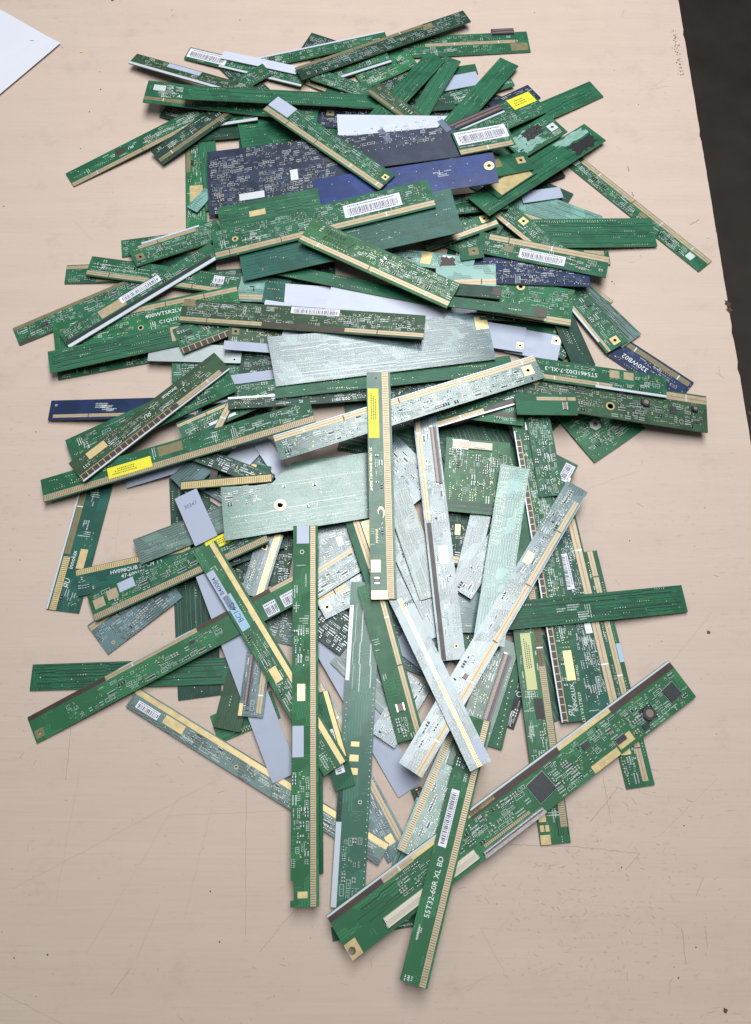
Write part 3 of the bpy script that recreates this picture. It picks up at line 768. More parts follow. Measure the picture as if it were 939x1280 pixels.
# ---------------- left side
B(10, 152,311, 235,300, 21, 'g','P','small green board end behind the tan tipped board on the left')
B(11, 82,343, 160,340, 23, 'g','N','green board end with tan upper strip, leftmost beside the long logo board',('strip',.05,.22,0,1,'tan'),('strip',.7,.95,.5,1,'tan'))
B(12, 20,421, 182,352, 23, 'g','P','long green board with a small chip reaching the far left of the table',('strip',0,.17,0,1,'olive'),('chip',.22,.5,10,8),('strip',.86,.98,0,.12,'brown'))
B(13, 111,332, 298,357, 25, 'g','N','green board reading SHARP with a small white HZ sticker',('strip',.74,.93,0,.9,'tan'),('txt',.48,.5,8,'SHARP',180),('bar',.83,.90,.15,.55),('dots',.03,.4,.35,.7,36,3,'silk'))
B(14, 68,427, 300,378, 46, 'br','N','bright green board printed 400WTSR2LV on the left of the heap',('strip',.06,.18,.28,1,'tan'),('txt',.59,.36,9,'400WTSR2LV',0),('txt',.62,.58,8,'C1QUTV',0),('bhole',.05,.28,2,4),('rhole',.46,.62,2.6,4,'s'))
B(15, 165,321, 276,286, 27, 'g','P','green board with tan holed tip and pale sliver edge, left of the long barcode board',('strip',.10,.24,.1,.75,'tan'),('strip',0,.09,.15,.8,'film'),('bhole',.08,.62,2.2,6))
B(16, 80,426, 270,312, 23, 'g','P','long green board with barcode label and black and white edges on the left',('bar',.38,.64,.05,.40),('strip',.62,.78,.0,.95,'black'),('strip',.82,1,0,1,'film'),('pad',.24,.40,.1,.55,'tan'))
B(17, 72,468, 216,441, 14, 'g','P','thin green board edge under the plain striped board on the left')
B(18, 186,440, 302,443, 22, 'metal','M','grey metal plate with a small hole under the toothed populated board',('hole',.93,.8,1.5,2.2,'s'),name='metal_plate',cat='metal plate',gl=.5)
B(19, 61,453, 224,418, 27, 'g','S','plain dark striped green board on the left, ending in a tan square',('pad',.94,1,.1,.75,'tan'),('lines',0,1,.15,.85,7,'dkgreen'))
B(20, 222,427, 298,398, 33, 'g','P','populated green board with a small chip and a row of brown teeth',('strip',.78,1,0,1,'teeth'),('chip',.22,.35,9,8))
B(20, 286,418, 355,422, 21, 'ol','N','short olive board with brown end hole beneath the long barcode strip board',('bhole',.12,.3,2,5),('dots',.05,.95,.9,.95,30,1,'tandk'))
B(21, 353,417, 382,422, 16, 'whi','M','small whitish board end left of the glossy mint board')
B(21, 280,431, 346,436, 11, 'lil','M','narrow pale strip under the olive short board',name='plastic_strip',cat='plastic strip')
B(10, 296,361, 332,362, 32, 'mint','N','pale green board end with tan strip and tiny hole left of the white plates',('strip',.72,.9,0,1,'tan'),('strip',.05,.12,.3,1,'tan'),('rhole',.2,.22,1.2,2))
B(12, 330,362, 362,366, 34, 'teal','S','small teal green board beside the white plates')
B(15, 337,334, 566,380, 15, 'g','S','long plain dark green strip running under the handwritten board')
B(13, 356,368, 412,372, 28, 'whi','M','smaller lilac white plate left of the big white plate')
B(14, 408,380, 612,418, 62, 'whi','M','big lilac white plate beneath the handwritten board',gl=.4)
B(16, 331,378, 364,383, 7, 'whi','M','tiny white printed strip behind the long barcode strip board',name='plastic_strip',cat='plastic strip')
# ---------------- middle band
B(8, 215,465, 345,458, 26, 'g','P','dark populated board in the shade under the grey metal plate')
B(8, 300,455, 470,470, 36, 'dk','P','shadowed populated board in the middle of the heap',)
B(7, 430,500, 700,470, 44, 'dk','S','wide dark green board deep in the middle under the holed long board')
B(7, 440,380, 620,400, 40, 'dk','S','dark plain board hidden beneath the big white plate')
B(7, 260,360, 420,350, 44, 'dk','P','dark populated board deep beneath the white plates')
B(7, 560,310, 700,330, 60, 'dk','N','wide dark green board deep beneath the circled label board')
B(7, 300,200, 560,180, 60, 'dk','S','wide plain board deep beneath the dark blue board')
B(9, 265,478, 350,467, 12, 'lil','M','narrow lilac strip left of the glossy mint board',name='plastic_strip',cat='plastic strip')
B(9, 250,497, 350,484, 20, 'g','P','green board with small parts under the narrow lilac strip',('strip',.85,1,0,1,'film'))
B(17, 285,504, 475,492, 15, 'dk','N','dark board with a pale edge line under the glossy mint board',('strip',0,.2,0,1,'film'))
B(18, 343,487, 640,455, 22, 'g','S','long plain green board under the glossy mint board')
B(22, 341,451, 614,420, 62, 'sil','S','glossy pale green board with bus traces and gold square, mid heap',('pad',.94,1,.08,.34),('lines',.02,.5,.3,.7,9,'ltgreen'),('lines',.05,.98,.7,.95,8,'ltgreen'),('mic',.5,.9,.4,.6,3),gl=.85,roll=.02,poly=[(334,421),(356,419),(430,414),(607,388),(620,449),(345,483)])
B(24, 227,388, 531,409, 31, 'ol','N','long olive green board with a white barcode sticker and tan lower strip across the middle',('strip',.76,.92,0,.34,'tan'),('strip',.76,.92,.34,.68,'brown'),('strip',.76,.92,.68,1,'tan'),('bar',.45,.65,.02,.3),('smd',.02,.3,.1,.7,.9),('smd',.6,.98,.15,.7,.7),('pad',0,.05,.02,.3,'olive'))
B(70, 382,287, 567,370, 34, 'lg','N','green board with handwritten numbers and a standing metal capacitor, in the middle',('strip',.74,.90,0,1,'tan'),('txt',.18,.26,10,'1B36A4',0,'pen',.2),('txt',.19,.48,10,'E301TC',0,'pen',.2),('txt',.30,.38,17,'/',0,'pen',.2),('lines',.06,.36,.06,.08,1,'ltgreen'),('lines',.06,.36,.64,.66,1,'ltgreen'),('cap',.52,.35,8,6,1.2),('smd',.55,.98,.05,.68,1.5),roll=.03)
B(9, 62,513, 252,508, 25, 'nb','N','navy blue board with a tan lower strip at the left rim of the heap',('strip',.72,.88,.03,.97,'tan'),('hole',.04,.25,1,1.4,'s'),('mic',.12,.5,.2,.55,4),('pad',.88,.92,.05,.4,'olive'),('mic',.75,.98,.2,.6,2),bare=1,gl=.3)
B(10, 87,566, 290,473, 34, 'g','N','green board beneath the brown toothed logo board on the left',('lines',.2,1,.1,.5,2,'dkgreen'),('mic',.02,.2,.4,.9,3))
B(9, 225,540, 335,492, 24, 'g','N','green board with white and tan strips between the two long left boards',('strip',.1,.25,0,.7,'tan'),('strip',.7,.85,.3,.6,'film'))
B(11, 270,540, 290,500, 9, 'ol','N','short tan edged board standing across the gap in the middle left',('strip',.1,.9,0,1,'tan'),bare=1)
B(8, 262,570, 272,610, 30, 'dk','P','dark populated board below the yellow label board')
B(8, 157,602, 240,577, 16, 'lil','M','lilac plate under the long yellow label board on the left')
B(9, 223,607, 262,572, 30, 'sil','S','silvery green trace board corner under the long yellow label board',gl=.8)
B(10, 272,560, 266,602, 9, 'ol','M','brown thin stick board between silvery corners',('strip',.1,.9,0,1,'brown'))
B(12, 300,580, 340,600, 40, 'sil','P','silver populated board under the white plates left of centre',gl=.8)
B(13, 291,583, 330,543, 28, 'whi','M','white plate leaning out below the long yellow label board')
B(14, 326,552, 356,597, 20, 'whi','M','narrower white plate right beside the white leaning plate')
B(15, 312,585, 338,589, 12, 'g','N','small green board with a gold pad at the tip of the white plates',('pad',.05,.3,.05,.95),bare=1)
B(25, 53,614, 391,514, 28, 'g','N','long green board with a yellow label near its left end',('yel',.24,.40,.36,.82),('strip',.70,.95,0,1,'tick'),('pad',.43,.52,.1,.5,'olive'),('mic',.6,.95,.2,.6,9),area=(.7,1),gl=.3)
B(27, 95,591, 278,451, 31, 'ol','N','dark green board with brown teeth, innolux lettering and a white edge, on the left',('strip',.70,.92,.0,.62,'teeth'),('strip',.72,.90,.65,.95,'tan'),('strip',.93,1,0,1,'film'),('pad',.10,.22,.12,.42),('dots',.05,.14,.5,.7,3,2,'gold'),('txt',.66,.22,8,'innolux',180,'silk',.1),('txt',.49,.40,8,'ЯU',180,'silk',.3),('rhole',.13,.25,1.5,3))
# ---------------- centre
B(9, 580,560, 620,640, 60, 'dk','P','dark populated board deep beneath the white socket board')
B(9, 300,640, 470,620, 50, 'dk','P','dark board deep beneath the big mint board with ringed hole')
B(20, 530,525, 660,487, 28, 'g','P','green board with brown and tan strip and white lower edge below the holed long board',('strip',.74,.90,.0,.55,'tan'),('strip',.70,.88,.58,1,'brown'),('strip',.92,1,0,1,'film'))
B(19, 590,508, 656,516, 32, 'br','N','bright green board corner with brown strip above the socket board',('strip',.6,.72,0,1,'brown'))
B(14, 598,550, 594,642, 82, 'lg','N','lime green board with a cream ribbon cable socket in the centre',('conn',.04,.14,.28,.90,'cream',.003),('strip',.02,.98,.86,.90,'dkgreen'),('strip',.02,.98,.93,.96,'dkgreen'),('smd',.15,.45,.05,.30,.9),('smd',.15,.45,.75,.95,.9),gl=.45)
B(15, 665,480, 690,620, 30, 'g','P','green board behind the toothed vertical board at right centre')
B(36.5, 346,560, 674,458, 32, 'teal','P','long teal and silver board with tan strip and a gold hole at its right end',('strip',.06,.24,0,1,'tan'),('strip',0,.05,0,1,'film'),('hole',.955,.52,2.4,7),('smd',.4,.95,.3,.9,.6),gl=.95)
B(16, 233,562, 340,602, 20, 'dk','P','small populated board left of the big mint board')
B(17, 226,607, 340,597, 11, 'ol','N','narrow board with gold ticks above the lilac plate with pencil writing',('strip',.15,.9,0,1,'gtick'),bare=1)
B(22, 278,641, 467,612, 70, 'pale','S','big mint green board with a gold ringed hole left of the vertical gold striped board',('rhole',.375,.52,3.6,7.5),('lines',.0,.9,.6,.95,12,'ltgreen'),('smd',.02,.25,.15,.4,1.2),('cap',.42,.2,4,3),('cap',.62,.25,5,3),('cap',.55,.62,4,2.4),gl=.85,poly=[(276,609),(338,606),(366,578),(464,565),(470,646),(281,676)])
B(10, 470,560, 530,620, 60, 'sil','N','silver trace board behind the vertical gold striped board',gl=.9)
B(12, 490,600, 541,746, 32, 'gry','S','grey green striped board slanting down behind the silver connector board',('lines',.05,.95,.3,.9,5,'dkgreen'),gl=.8)
B(11, 500,660, 560,790, 44, 'sil','N','silvery board under the long silver connector board, left part',gl=.85)
B(12, 565,762, 640,765, 56, 'sil','S','silver board with curved traces between the two long leaning boards',('lines',.1,.9,.2,.8,8,'ltgreen'),gl=.85)
B(10, 560,678, 612,684, 54, 'dk','P','dark green board with gold parts right of the silver connector board',('pad',.15,.28,.05,.3),('strip',.8,.95,0,1,'tan'))
B(13, 602,640, 577,742, 26, 'sil','S','silver finely striped board left of the mint drilled board',('lines',.0,1,.1,.9,6,'dkgreen'),gl=.9)
B(14, 628,665, 578,742, 26, 'sil','P','silvery populated board corner beneath the mint drilled board',gl=.9)
B(26, 531,521, 566,825, 31, 'sil','N','long vertical silver board with a dark connector and printed 51D02, at the centre',('strip',.74,.92,0,.45,'tan'),('strip',.74,.92,.46,1,'brown'),('conn',.05,.30,.08,.34,'mauve',.003),('pad',.56,.63,.2,.55),('txt',.87,.32,9,'51D02-A',0),('txt',.36,.35,6,'P14E1E10',0),('hole',.95,.3,1.5,2),('dots',.62,.95,.3,.5,9,2,'tandk'),gl=.85)
B(27, 644,583, 611,805, 38, 'mint','S','pale mint drilled board standing steeply right of the lime green board',('dots',.02,.9,.1,.12,50,1),('dots',.02,.45,.7,.9,16,4),('dots',.1,.7,.5,.55,12,2,'silk'),('lines',.2,.85,.2,.6,6,'dkgreen'),gl=.8)
# right columns
B(12, 704,572, 610,745, 44, 'g','N','dark green board with the big AUO logo at right centre',('txt',.21,.24,13,'AUO',180,'silk',.2),('bar',.02,.14,.05,.35),('strip',0,.08,.1,.9,'gold'),('rhole',.08,.8,4,6,'s'),bare=1)
B(10, 730,690, 801,984, 34, 'g','N','green board with a tan strip reaching down on the far right of the lower heap',('strip',.18,.38,.0,.98,'tan'),('pad',.82,.87,.55,.9),('smd',.88,.97,.5,.95,1.2),('pad',.42,.50,.0,.16,'blue'))
B(11, 690,640, 748,896, 58, 'teal','N','teal green board with tan strip and barcode label right of the toothed board',('strip',.04,.20,.05,1,'tan'),('bar',.22,.40,.38,.60),('smd',.1,.5,.2,.4,1.2),('mic',.5,.98,.2,.5,13),('pad',.55,.62,.22,.36,'silver'))
B(13, 655,521, 720,902, 34, 'g','N','long vertical board with brown teeth and the word INNOLUX on the right',('strip',.76,.93,.08,1,'teeth'),('strip',.94,1,.05,1,'film'),('hole',.035,.35,2.2,5.5,'s'),('pad',.79,.88,.25,.55),('dots',.75,.78,.3,.5,3,3,'gold'),('txt',.93,.42,7,'INNOLUX',180),('txt',.96,.22,5,'L21 V.0 LT3D29',180),('txt',.86,.15,4,'TF-18TAIG',180),('smd',.15,.75,.1,.7,.9),('txt',.97,.58,9,'ЯU',180,'silk',.3))
B(15, 646,690, 695,1055, 36, 'gm','N','green board with a pale yellow label left of the INNOLUX board',('bluelabel',0,0,0,0) if False else ('strip',.04,.26,.12,.95,'tick'),('strip',.04,.26,.28,.42,'olive'),('pyel',.30,.50,.42,.78),('pad',.53,.60,.3,.6,'black'),('pad',.90,.93,.72,.96),('pad',.97,1,.65,.98),('pad',.94,.96,.65,.78),('pad',.94,.96,.82,.95),('mic',.6,.95,.3,.9,13),('lines',.75,1,.05,.3,4,'dkgreen'),gl=.5)
B(24, 620,771, 856,748, 35, 'g','S','plain dark striped green board pointing right at mid height',('lines',0,1,.1,.9,8,'dkgreen'),('mic',.1,.5,.3,.8,5),gl=.35)
B(29, 722,608, 513,963, 32, 'sil','N','long silver grey board leaning from upper right to lower centre',('strip',.10,.30,.05,1,'tan'),('smd',.03,.3,.35,.85,.7),('pad',.27,.31,.6,.9),('hole',.47,.72,1,1.6),('cap',.70,.5,10,7,1.57),('smd',.82,.98,.4,.9,.9),('dots',.3,.6,.5,.9,16,3,'silk'),('strip',0,.03,0.02,.5,'film'),('txt',.58,.72,8,'®',0),gl=.95)
# ---------------- lower left
B(6, 236,595, 250,872, 52, 'dk','S','wide dark green trace board lying on the table left of centre',('lines',.4,.8,.2,.9,7,'ltgreen'),gl=.3)
B(7, 39,847, 290,838, 33, 'g','S','plain green trace board at the far left under the long chip board',('lines',0,1,.1,.9,7,'dkgreen'),gl=.35)
B(7, 122,603, 78,764, 40, 'teal','N','green board with innolux lettering and white left edge, lowest at the left rim',('strip',.74,.92,0,.58,'olive'),('strip',.70,.90,.60,1,'gtick'),('strip',.94,1,0,1,'film'),('pad',.53,.68,.22,.45),('dots',.40,.5,.2,.36,3,2,'gold'),('txt',.62,.60,8,'innolux',180,'silk',.1),('txt',.80,.58,9,'ЯU',180,'silk',.3),('smd',.82,.98,.1,.7,.8),('mic',.05,.5,.3,.6,7),bare=1)
B(8, 96,729, 240,697, 33, 'teal','N','green board printed HV098QUB with a tan ticked strip at the lower left',('strip',.02,.22,0,1,'gtick'),('txt',.52,.40,7,'HV098QUB XPCM_L2',0),('txt',.5,.62,7,'47-6001926',0),('txt',.46,.85,7,'2017-11',0),('smd',.0,.2,.3,.9,1),bare=1)
B(7, 122,800, 215,729, 44, 'sil','P','glossy green populated board with a rounded corner at the lower left',('cap',.3,.3,6,5),('chip',.28,.08,4,4),('hole',.12,.82,1.1,1.8),('strip',.05,.2,0,.3,'tan'),gl=.8,roll=.03)
B(9, 171,690, 300,640, 33, 'gry','S','grey green striped board under the pencil marked lilac plate',('lines',0,1,.1,.9,9,'ltgreen'),gl=.7)
B(10, 250,700, 350,665, 40, 'dk','P','dark populated board behind the blue stamped board')
B(11, 340,665, 315,745, 30, 'sil','N','silvery board with gold strip beside the lilac tape top of the vertical board',('strip',.1,.35,0,1,'gold'),('hole',.25,.6,2.2,3.4),gl=.9)
B(12, 385,690, 468,662, 54, 'sil','N','square silver trace board between the two vertical boards',('pad',.44,.52,.4,.6),gl=.85)
B(13, 400,760, 475,722, 32, 'sil','P','silver board with gold corner hole under the square silver board',('hole',.1,.6,2,5),('strip',.1,.3,0,.5,'tan'),gl=.9)
B(16, 114,761, 330,662, 34, 'g','P','green board with tan lower strip and small lilac sticker, below the lilac plate',('strip',.74,.95,0,1,'tick'),('tape',.17,.26,.05,.4),('pad',.02,.08,.25,.6,'tan'),('pad',.10,.16,.15,.5,'tan'),('yel',.68,.86,.0,.40))
B(18, 232,617, 258,676, 31, 'lil','M','lilac plate with faint pencil writing left of the big mint board',('txt',.25,.5,7,'30347',90,'pencil'),gl=.3)
B(13, 260,715, 357,972, 34, 'lil','M','long lilac plate beneath the blue stamped board',gl=.35)
B(9, 312,800, 283,912, 34, 'ol','S','olive green blank board slanting down behind the tall socket board')
B(8, 268,912, 345,880, 36, 'br','S','green board with dark trace corner left of the lilac plate in the lower heap',('lines',.2,1,.3,.9,7,'dkgreen'))
B(14, 326,800, 313,896, 31, 'sil','P','short upright board with a dark long connector and gold corner',('conn',.05,.86,.62,.82,'mauve',.003),('strip',.1,.3,.2,.95,'tan'),('pad',.84,1,.85,1.0),gl=.8)
B(11, 165,871, 480,1068, 30, 'gry','N','long silvery board with tan edge slanting down from the left',('strip',.06,.30,0,1,'gold'),('bar',.03,.12,.45,.8),('pad',.14,.22,.36,.75),('cap',.24,.6,4,2.5,1.57),('cap',.27,.6,4,2.5,1.57),('cap',.30,.62,4,2.5,1.57),('cap',.33,.6,4,2.5,1.57),('cap',.36,.62,4,2.5,1.57),('rhole',.44,.68,1.8,2.4,'s'),('smd',.6,.95,.35,.9,1.2),gl=.7)
B(21, 40,913, 376,733, 34, 'gm','N','long green board with brown tan edge, chips and a brown hole at left tip',('strip',0,.17,0,.28,'brown'),('strip',.02,.18,.28,.62,'tan'),('strip',0,.05,.33,.60,'film'),('strip',0,.17,.62,.9,'brown'),('strip',.02,.17,.9,1,'tan'),('bhole',.02,.72,1.7,5),('chip',.59,.42,7,6),('smd',.12,.68,.3,.92,.9),('txt',.79,.34,4.5,'LM.94V-0',0),('txt',.79,.50,4.5,'LJ92404',0),('txt',.79,.66,5,'20 0503 02',0),('bar',.855,.90,.45,.95),('bar',.92,.999,.45,.92),bare=1,gl=.45)
B(15, 372,744, 455,692, 34, 'sil','P','silver dotted board with pinkish tan strip at the left of the gold hole board',('strip',.06,.22,0,1,'tan'),('dots',.3,.9,.45,.9,10,4),gl=.8)
# ---------------- lower centre
B(6, 415,1168, 522,1148, 18, 'g','N','green board edge beneath the big chip board at the bottom')
B(7, 386,770, 512,988, 32, 'lil','M','long lilac plate slanting under the lower centre boards',gl=.4)
B(8, 390,860, 500,1070, 34, 'sil','P','silver green board with tan strip running down to the bottom chip board',('strip',.1,.3,0,1,'tan'),('pad',.88,.93,.4,.7),gl=.8)
B(9, 525,850, 478,925, 36, 'sil','P','silver populated board corner between the lower leaning boards',gl=.9)
B(9, 498,798, 546,835, 28, 'lil','M','lilac plate corner left of the long vertical silver board')
B(9, 400,770, 440,800, 50, 'dk','P','dark board with pin row behind the pale green padded board')
B(10, 520,985, 530,1012, 14, 'ol','M','small brown connector stub board below the leaning silver board',('conn',.1,.95,.1,.6,'brown',.003))
B(10, 530,1000, 498,1088, 20, 'mint','S','narrow mint board end above the big chip board',gl=.6)
B(11, 577,920, 513,1070, 38, 'pale','N','mint green board with a tan ticked left edge in the lower middle',('strip',.74,.92,0,1,'tick'),gl=.8)
B(9, 652,850, 632,908, 22, 'blk','N','black board end with white letters behind the tilted connector board',('txt',.3,.5,9,'VO',90),('mic',.6,.9,.2,.8,4))
B(10, 640,830, 616,934, 24, 'g','S','plain green board end right of the tilted connector board',('lines',0,1,.1,.9,4,'dkgreen'),('dots',.2,.95,.3,.32,12,1))
B(12, 632,800, 578,962, 40, 'g','N','green board with a long mauve connector tilting down to the right centre',('conn',.10,.62,.14,.42,'mauve',.003),('strip',.2,.42,.62,1,'tick'),('txt',.60,.8,9,'N',90),gl=.7)
B(14, 458,728, 434,1136, 40, 'pale','N','tall pale green board with three gold pads in the lower centre',('strip',.86,.99,.08,.33,'film'),('strip',.84,.99,.62,.76,'dkgreen'),('strip',.82,.99,.76,1,'film'),('pad',.52,.535,.42,.68),('pad',.56,.58,.42,.70),('pad',.60,.62,.42,.70),('dots',.35,.95,.06,.1,34,1,'silk'),('dots',.4,.8,.9,.94,22,1,'silk'),('hole',.70,.3,1.4,1.8,'s'),('smd',.8,.98,.15,.75,.9),('lines',.05,.4,.2,.8,6,'ltgreen'),bare=1,gl=.6)
B(15, 398,866, 432,985, 26, 'g','N','green board with a barcode label beside the padded pale board',('bar',.40,.85,.3,.75),('strip',.04,.26,0,.7,'gold'),bare=1)
B(22.5, 256,684, 420,960, 34, 'gm','N','green board with pale blue stamped sticker leaning against the long vertical board',('strip',.10,.30,0,1,'gold'),('tape',.10,.28,.66,.98),('bluelabel',.22,.38,.55,.90),('txt',.30,.72,9,'BC14G',180,'penblue'),('txt',.17,.82,8,'B40084',180,'penblue'),('smd',.45,.75,.35,.9,.9),('pad',.56,.62,.5,.8),gl=.45,area=(.4,.9))
B(16, 390,880, 391,1092, 26, 'g','N','narrow green board hidden behind the long vertical board',bare=1)
B(19, 462,730, 514,924, 33, 'gm','N','green board with tan strip and a large boxed component, left of the silver blue board',('strip',.10,.28,.0,1,'tan'),('cap',.80,.58,10,9,1.57),('smd',.85,.99,.3,.9,1),('mic',.1,.6,.6,.9,3),bare=1,gl=.4)
B(18, 436,618, 478,742, 31, 'g','N','green board with tan strip and gold patch left of the vertical gold striped board',('strip',.45,.70,0,1,'tan'),('pad',.3,.6,.04,.4),bare=1)
B(33, 382,657, 381,1134, 33, 'gm','N','longest vertical green board with tan strip and lilac tape at the lower left of centre',('strip',.10,.30,0,1,'tick'),('tape',0,.055,.35,.85),('tape',.565,.645,.55,.97),('pad',.455,.50,.5,.8),('pad',.965,.98,.4,.75),('smd',.30,.40,.35,.95,1.2),('smd',.68,.90,.35,.98,1.9),('txt',.08,.65,8,'O',0),('mic',.1,.3,.4,.9,9),notch=[(.94,.985,.88,1.1)],bare=1,gl=.2,roll=-.04)
B(31, 424,1173, 853,848, 62, 'gm','N','big populated green board with large chip, coil and white connectors at the bottom right',('strip',0,.05,0,1,'film'),('strip',.05,.17,0,.14,'brown'),('strip',.05,.17,.14,.22,'tan'),('strip',.05,.15,.22,.45,'gold'),('strip',.05,.20,.38,.64,'brown'),('strip',.05,.15,.64,.80,'gold'),('strip',.05,.20,.80,1,'brown'),
  ('chip',.555,.53,26,25,.12),('chip',.955,.60,19,19,.1),('coil',.875,.66,17),('chip',.70,.40,11,9),('chip',.85,.84,9,9),('chip',.78,.74,15,8),('pad',.765,.81,.70,.92),('hole',.01,.84,4,9),('conn',.10,.205,.70,.91,'cream',.004),('conn',.235,.345,.70,.91,'cream',.004),('conn',.36,.53,.86,1.0,'alu',.004),('pad',.68,.76,.82,.99),('rhole',.72,.9,1.8,2.6,'s'),('strip',.76,.82,.37,.50,'tick'),('smd',.16,.40,.20,.64,1.3),('smd',.36,.52,.25,.84,1.5),('smd',.58,.88,.2,.97,1.4),('smd',.84,.99,.25,.98,1.5),('cap',.43,.55,5,3),('cap',.46,.60,5,3),('cap',.40,.62,5,3),('cap',.77,.50,5,4),('lines',.05,.2,.3,.6,5,'dkgreen'),nbig=70,bare=1,gl=.4)
B(36, 599,898, 517,1231, 34, 'gm','N','green board printed 55T32-60R XL BD with a barcode label at the very bottom',('strip',.08,.30,0,1,'tick'),('bar',.30,.52,.55,.86),('txt',.665,.62,8,'55T32-60R XL BD',180),('smd',.05,.26,.4,.95,.9),('mic',.80,.86,.4,.85,2),('mic',.94,.99,.45,.95,2),('lines',.86,.94,.4,.7,2,'ltgreen'),bare=1,gl=.25)
B(38, 490,727, 601,958, 28, 'sil','N','silver blue board with a gold striped middle and a white square at its lower end',('strip',.44,.62,.1,.2,'gtick'),('strip',.44,.62,.2,.55,'gold'),('strip',.44,.62,.55,1,'gtick'),('tape',.88,.98,.03,.45),('pad',.88,.97,.05,.42,'white'),('dots',.3,.98,.95,.97,40,1,'silk'),('txt',.14,.25,7,'0990',90,'ink'),('mic',.2,.8,.1,.4,9),bare=1,gl=.85)
B(40, 473,465, 480,749, 31, 'g','N','vertical green board with yellow label and gold ticked edge in the middle of the heap',('strip',.10,.36,0,1,'tick'),('yel',.08,.31,.52,.96),('swirl',.64,.55,8,'via'),('txt',.60,.80,6,'V580H1XRALV0.3 RIGHT',0,'via') if False else ('txt',.45,.90,4.6,'27_VNB81SNR4LV0.3_RIGHT',0,'via'),('mic',.7,.82,.5,.9,3),('txt',.03,.6,5,'A',90,'pen'),('txt',.74,.72,4,'2010.05.A1',0,'via'),('pad',.84,.89,.6,.97),('pad',.965,1,.3,.98),('cap',.925,.75,8,6),('smd',.36,.56,.42,.75,1.0),('smd',.68,.8,.4,.6,.7),bare=1,gl=.55,roll=-.05)

# ---------------- filler boards added in the heap's gaps; dark tones stand in for gap shade
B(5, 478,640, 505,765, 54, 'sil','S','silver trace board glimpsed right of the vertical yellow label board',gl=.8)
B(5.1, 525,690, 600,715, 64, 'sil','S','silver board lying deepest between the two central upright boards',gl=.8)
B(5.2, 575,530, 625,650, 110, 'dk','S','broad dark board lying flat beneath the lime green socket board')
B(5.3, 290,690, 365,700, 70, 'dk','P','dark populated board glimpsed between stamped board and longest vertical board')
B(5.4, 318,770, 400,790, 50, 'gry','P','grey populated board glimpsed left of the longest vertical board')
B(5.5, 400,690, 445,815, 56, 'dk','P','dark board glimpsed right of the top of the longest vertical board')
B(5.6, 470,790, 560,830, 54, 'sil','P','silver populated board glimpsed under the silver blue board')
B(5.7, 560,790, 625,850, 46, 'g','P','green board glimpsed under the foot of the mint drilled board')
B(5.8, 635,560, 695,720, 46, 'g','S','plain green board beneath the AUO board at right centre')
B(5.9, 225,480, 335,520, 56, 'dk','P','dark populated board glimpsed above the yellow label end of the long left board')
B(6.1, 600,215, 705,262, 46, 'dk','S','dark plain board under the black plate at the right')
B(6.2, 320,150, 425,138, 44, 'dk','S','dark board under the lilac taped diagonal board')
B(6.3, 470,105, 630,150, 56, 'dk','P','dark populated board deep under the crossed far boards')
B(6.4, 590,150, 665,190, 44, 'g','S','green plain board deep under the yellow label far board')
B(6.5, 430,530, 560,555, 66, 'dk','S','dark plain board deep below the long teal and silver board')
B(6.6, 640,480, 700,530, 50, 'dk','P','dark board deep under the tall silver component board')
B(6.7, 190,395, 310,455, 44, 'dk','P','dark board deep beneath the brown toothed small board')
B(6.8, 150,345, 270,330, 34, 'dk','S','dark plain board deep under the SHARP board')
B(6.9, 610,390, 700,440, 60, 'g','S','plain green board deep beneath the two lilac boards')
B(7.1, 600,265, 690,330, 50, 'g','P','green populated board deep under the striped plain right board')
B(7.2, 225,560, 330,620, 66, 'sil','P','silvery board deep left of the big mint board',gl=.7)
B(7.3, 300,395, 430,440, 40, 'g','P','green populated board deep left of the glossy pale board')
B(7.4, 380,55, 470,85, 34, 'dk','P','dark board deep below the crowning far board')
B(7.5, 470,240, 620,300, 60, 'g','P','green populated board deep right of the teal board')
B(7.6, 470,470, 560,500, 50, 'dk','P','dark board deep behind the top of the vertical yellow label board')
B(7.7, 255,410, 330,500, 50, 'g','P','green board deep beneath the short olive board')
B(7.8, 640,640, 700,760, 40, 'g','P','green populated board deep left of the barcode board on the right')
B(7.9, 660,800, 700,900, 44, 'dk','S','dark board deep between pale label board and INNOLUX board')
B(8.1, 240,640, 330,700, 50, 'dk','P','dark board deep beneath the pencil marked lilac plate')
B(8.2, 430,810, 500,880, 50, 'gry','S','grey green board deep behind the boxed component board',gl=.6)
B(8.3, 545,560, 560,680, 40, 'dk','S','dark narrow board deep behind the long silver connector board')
BOARDS = [b for b in BOARDS if b]
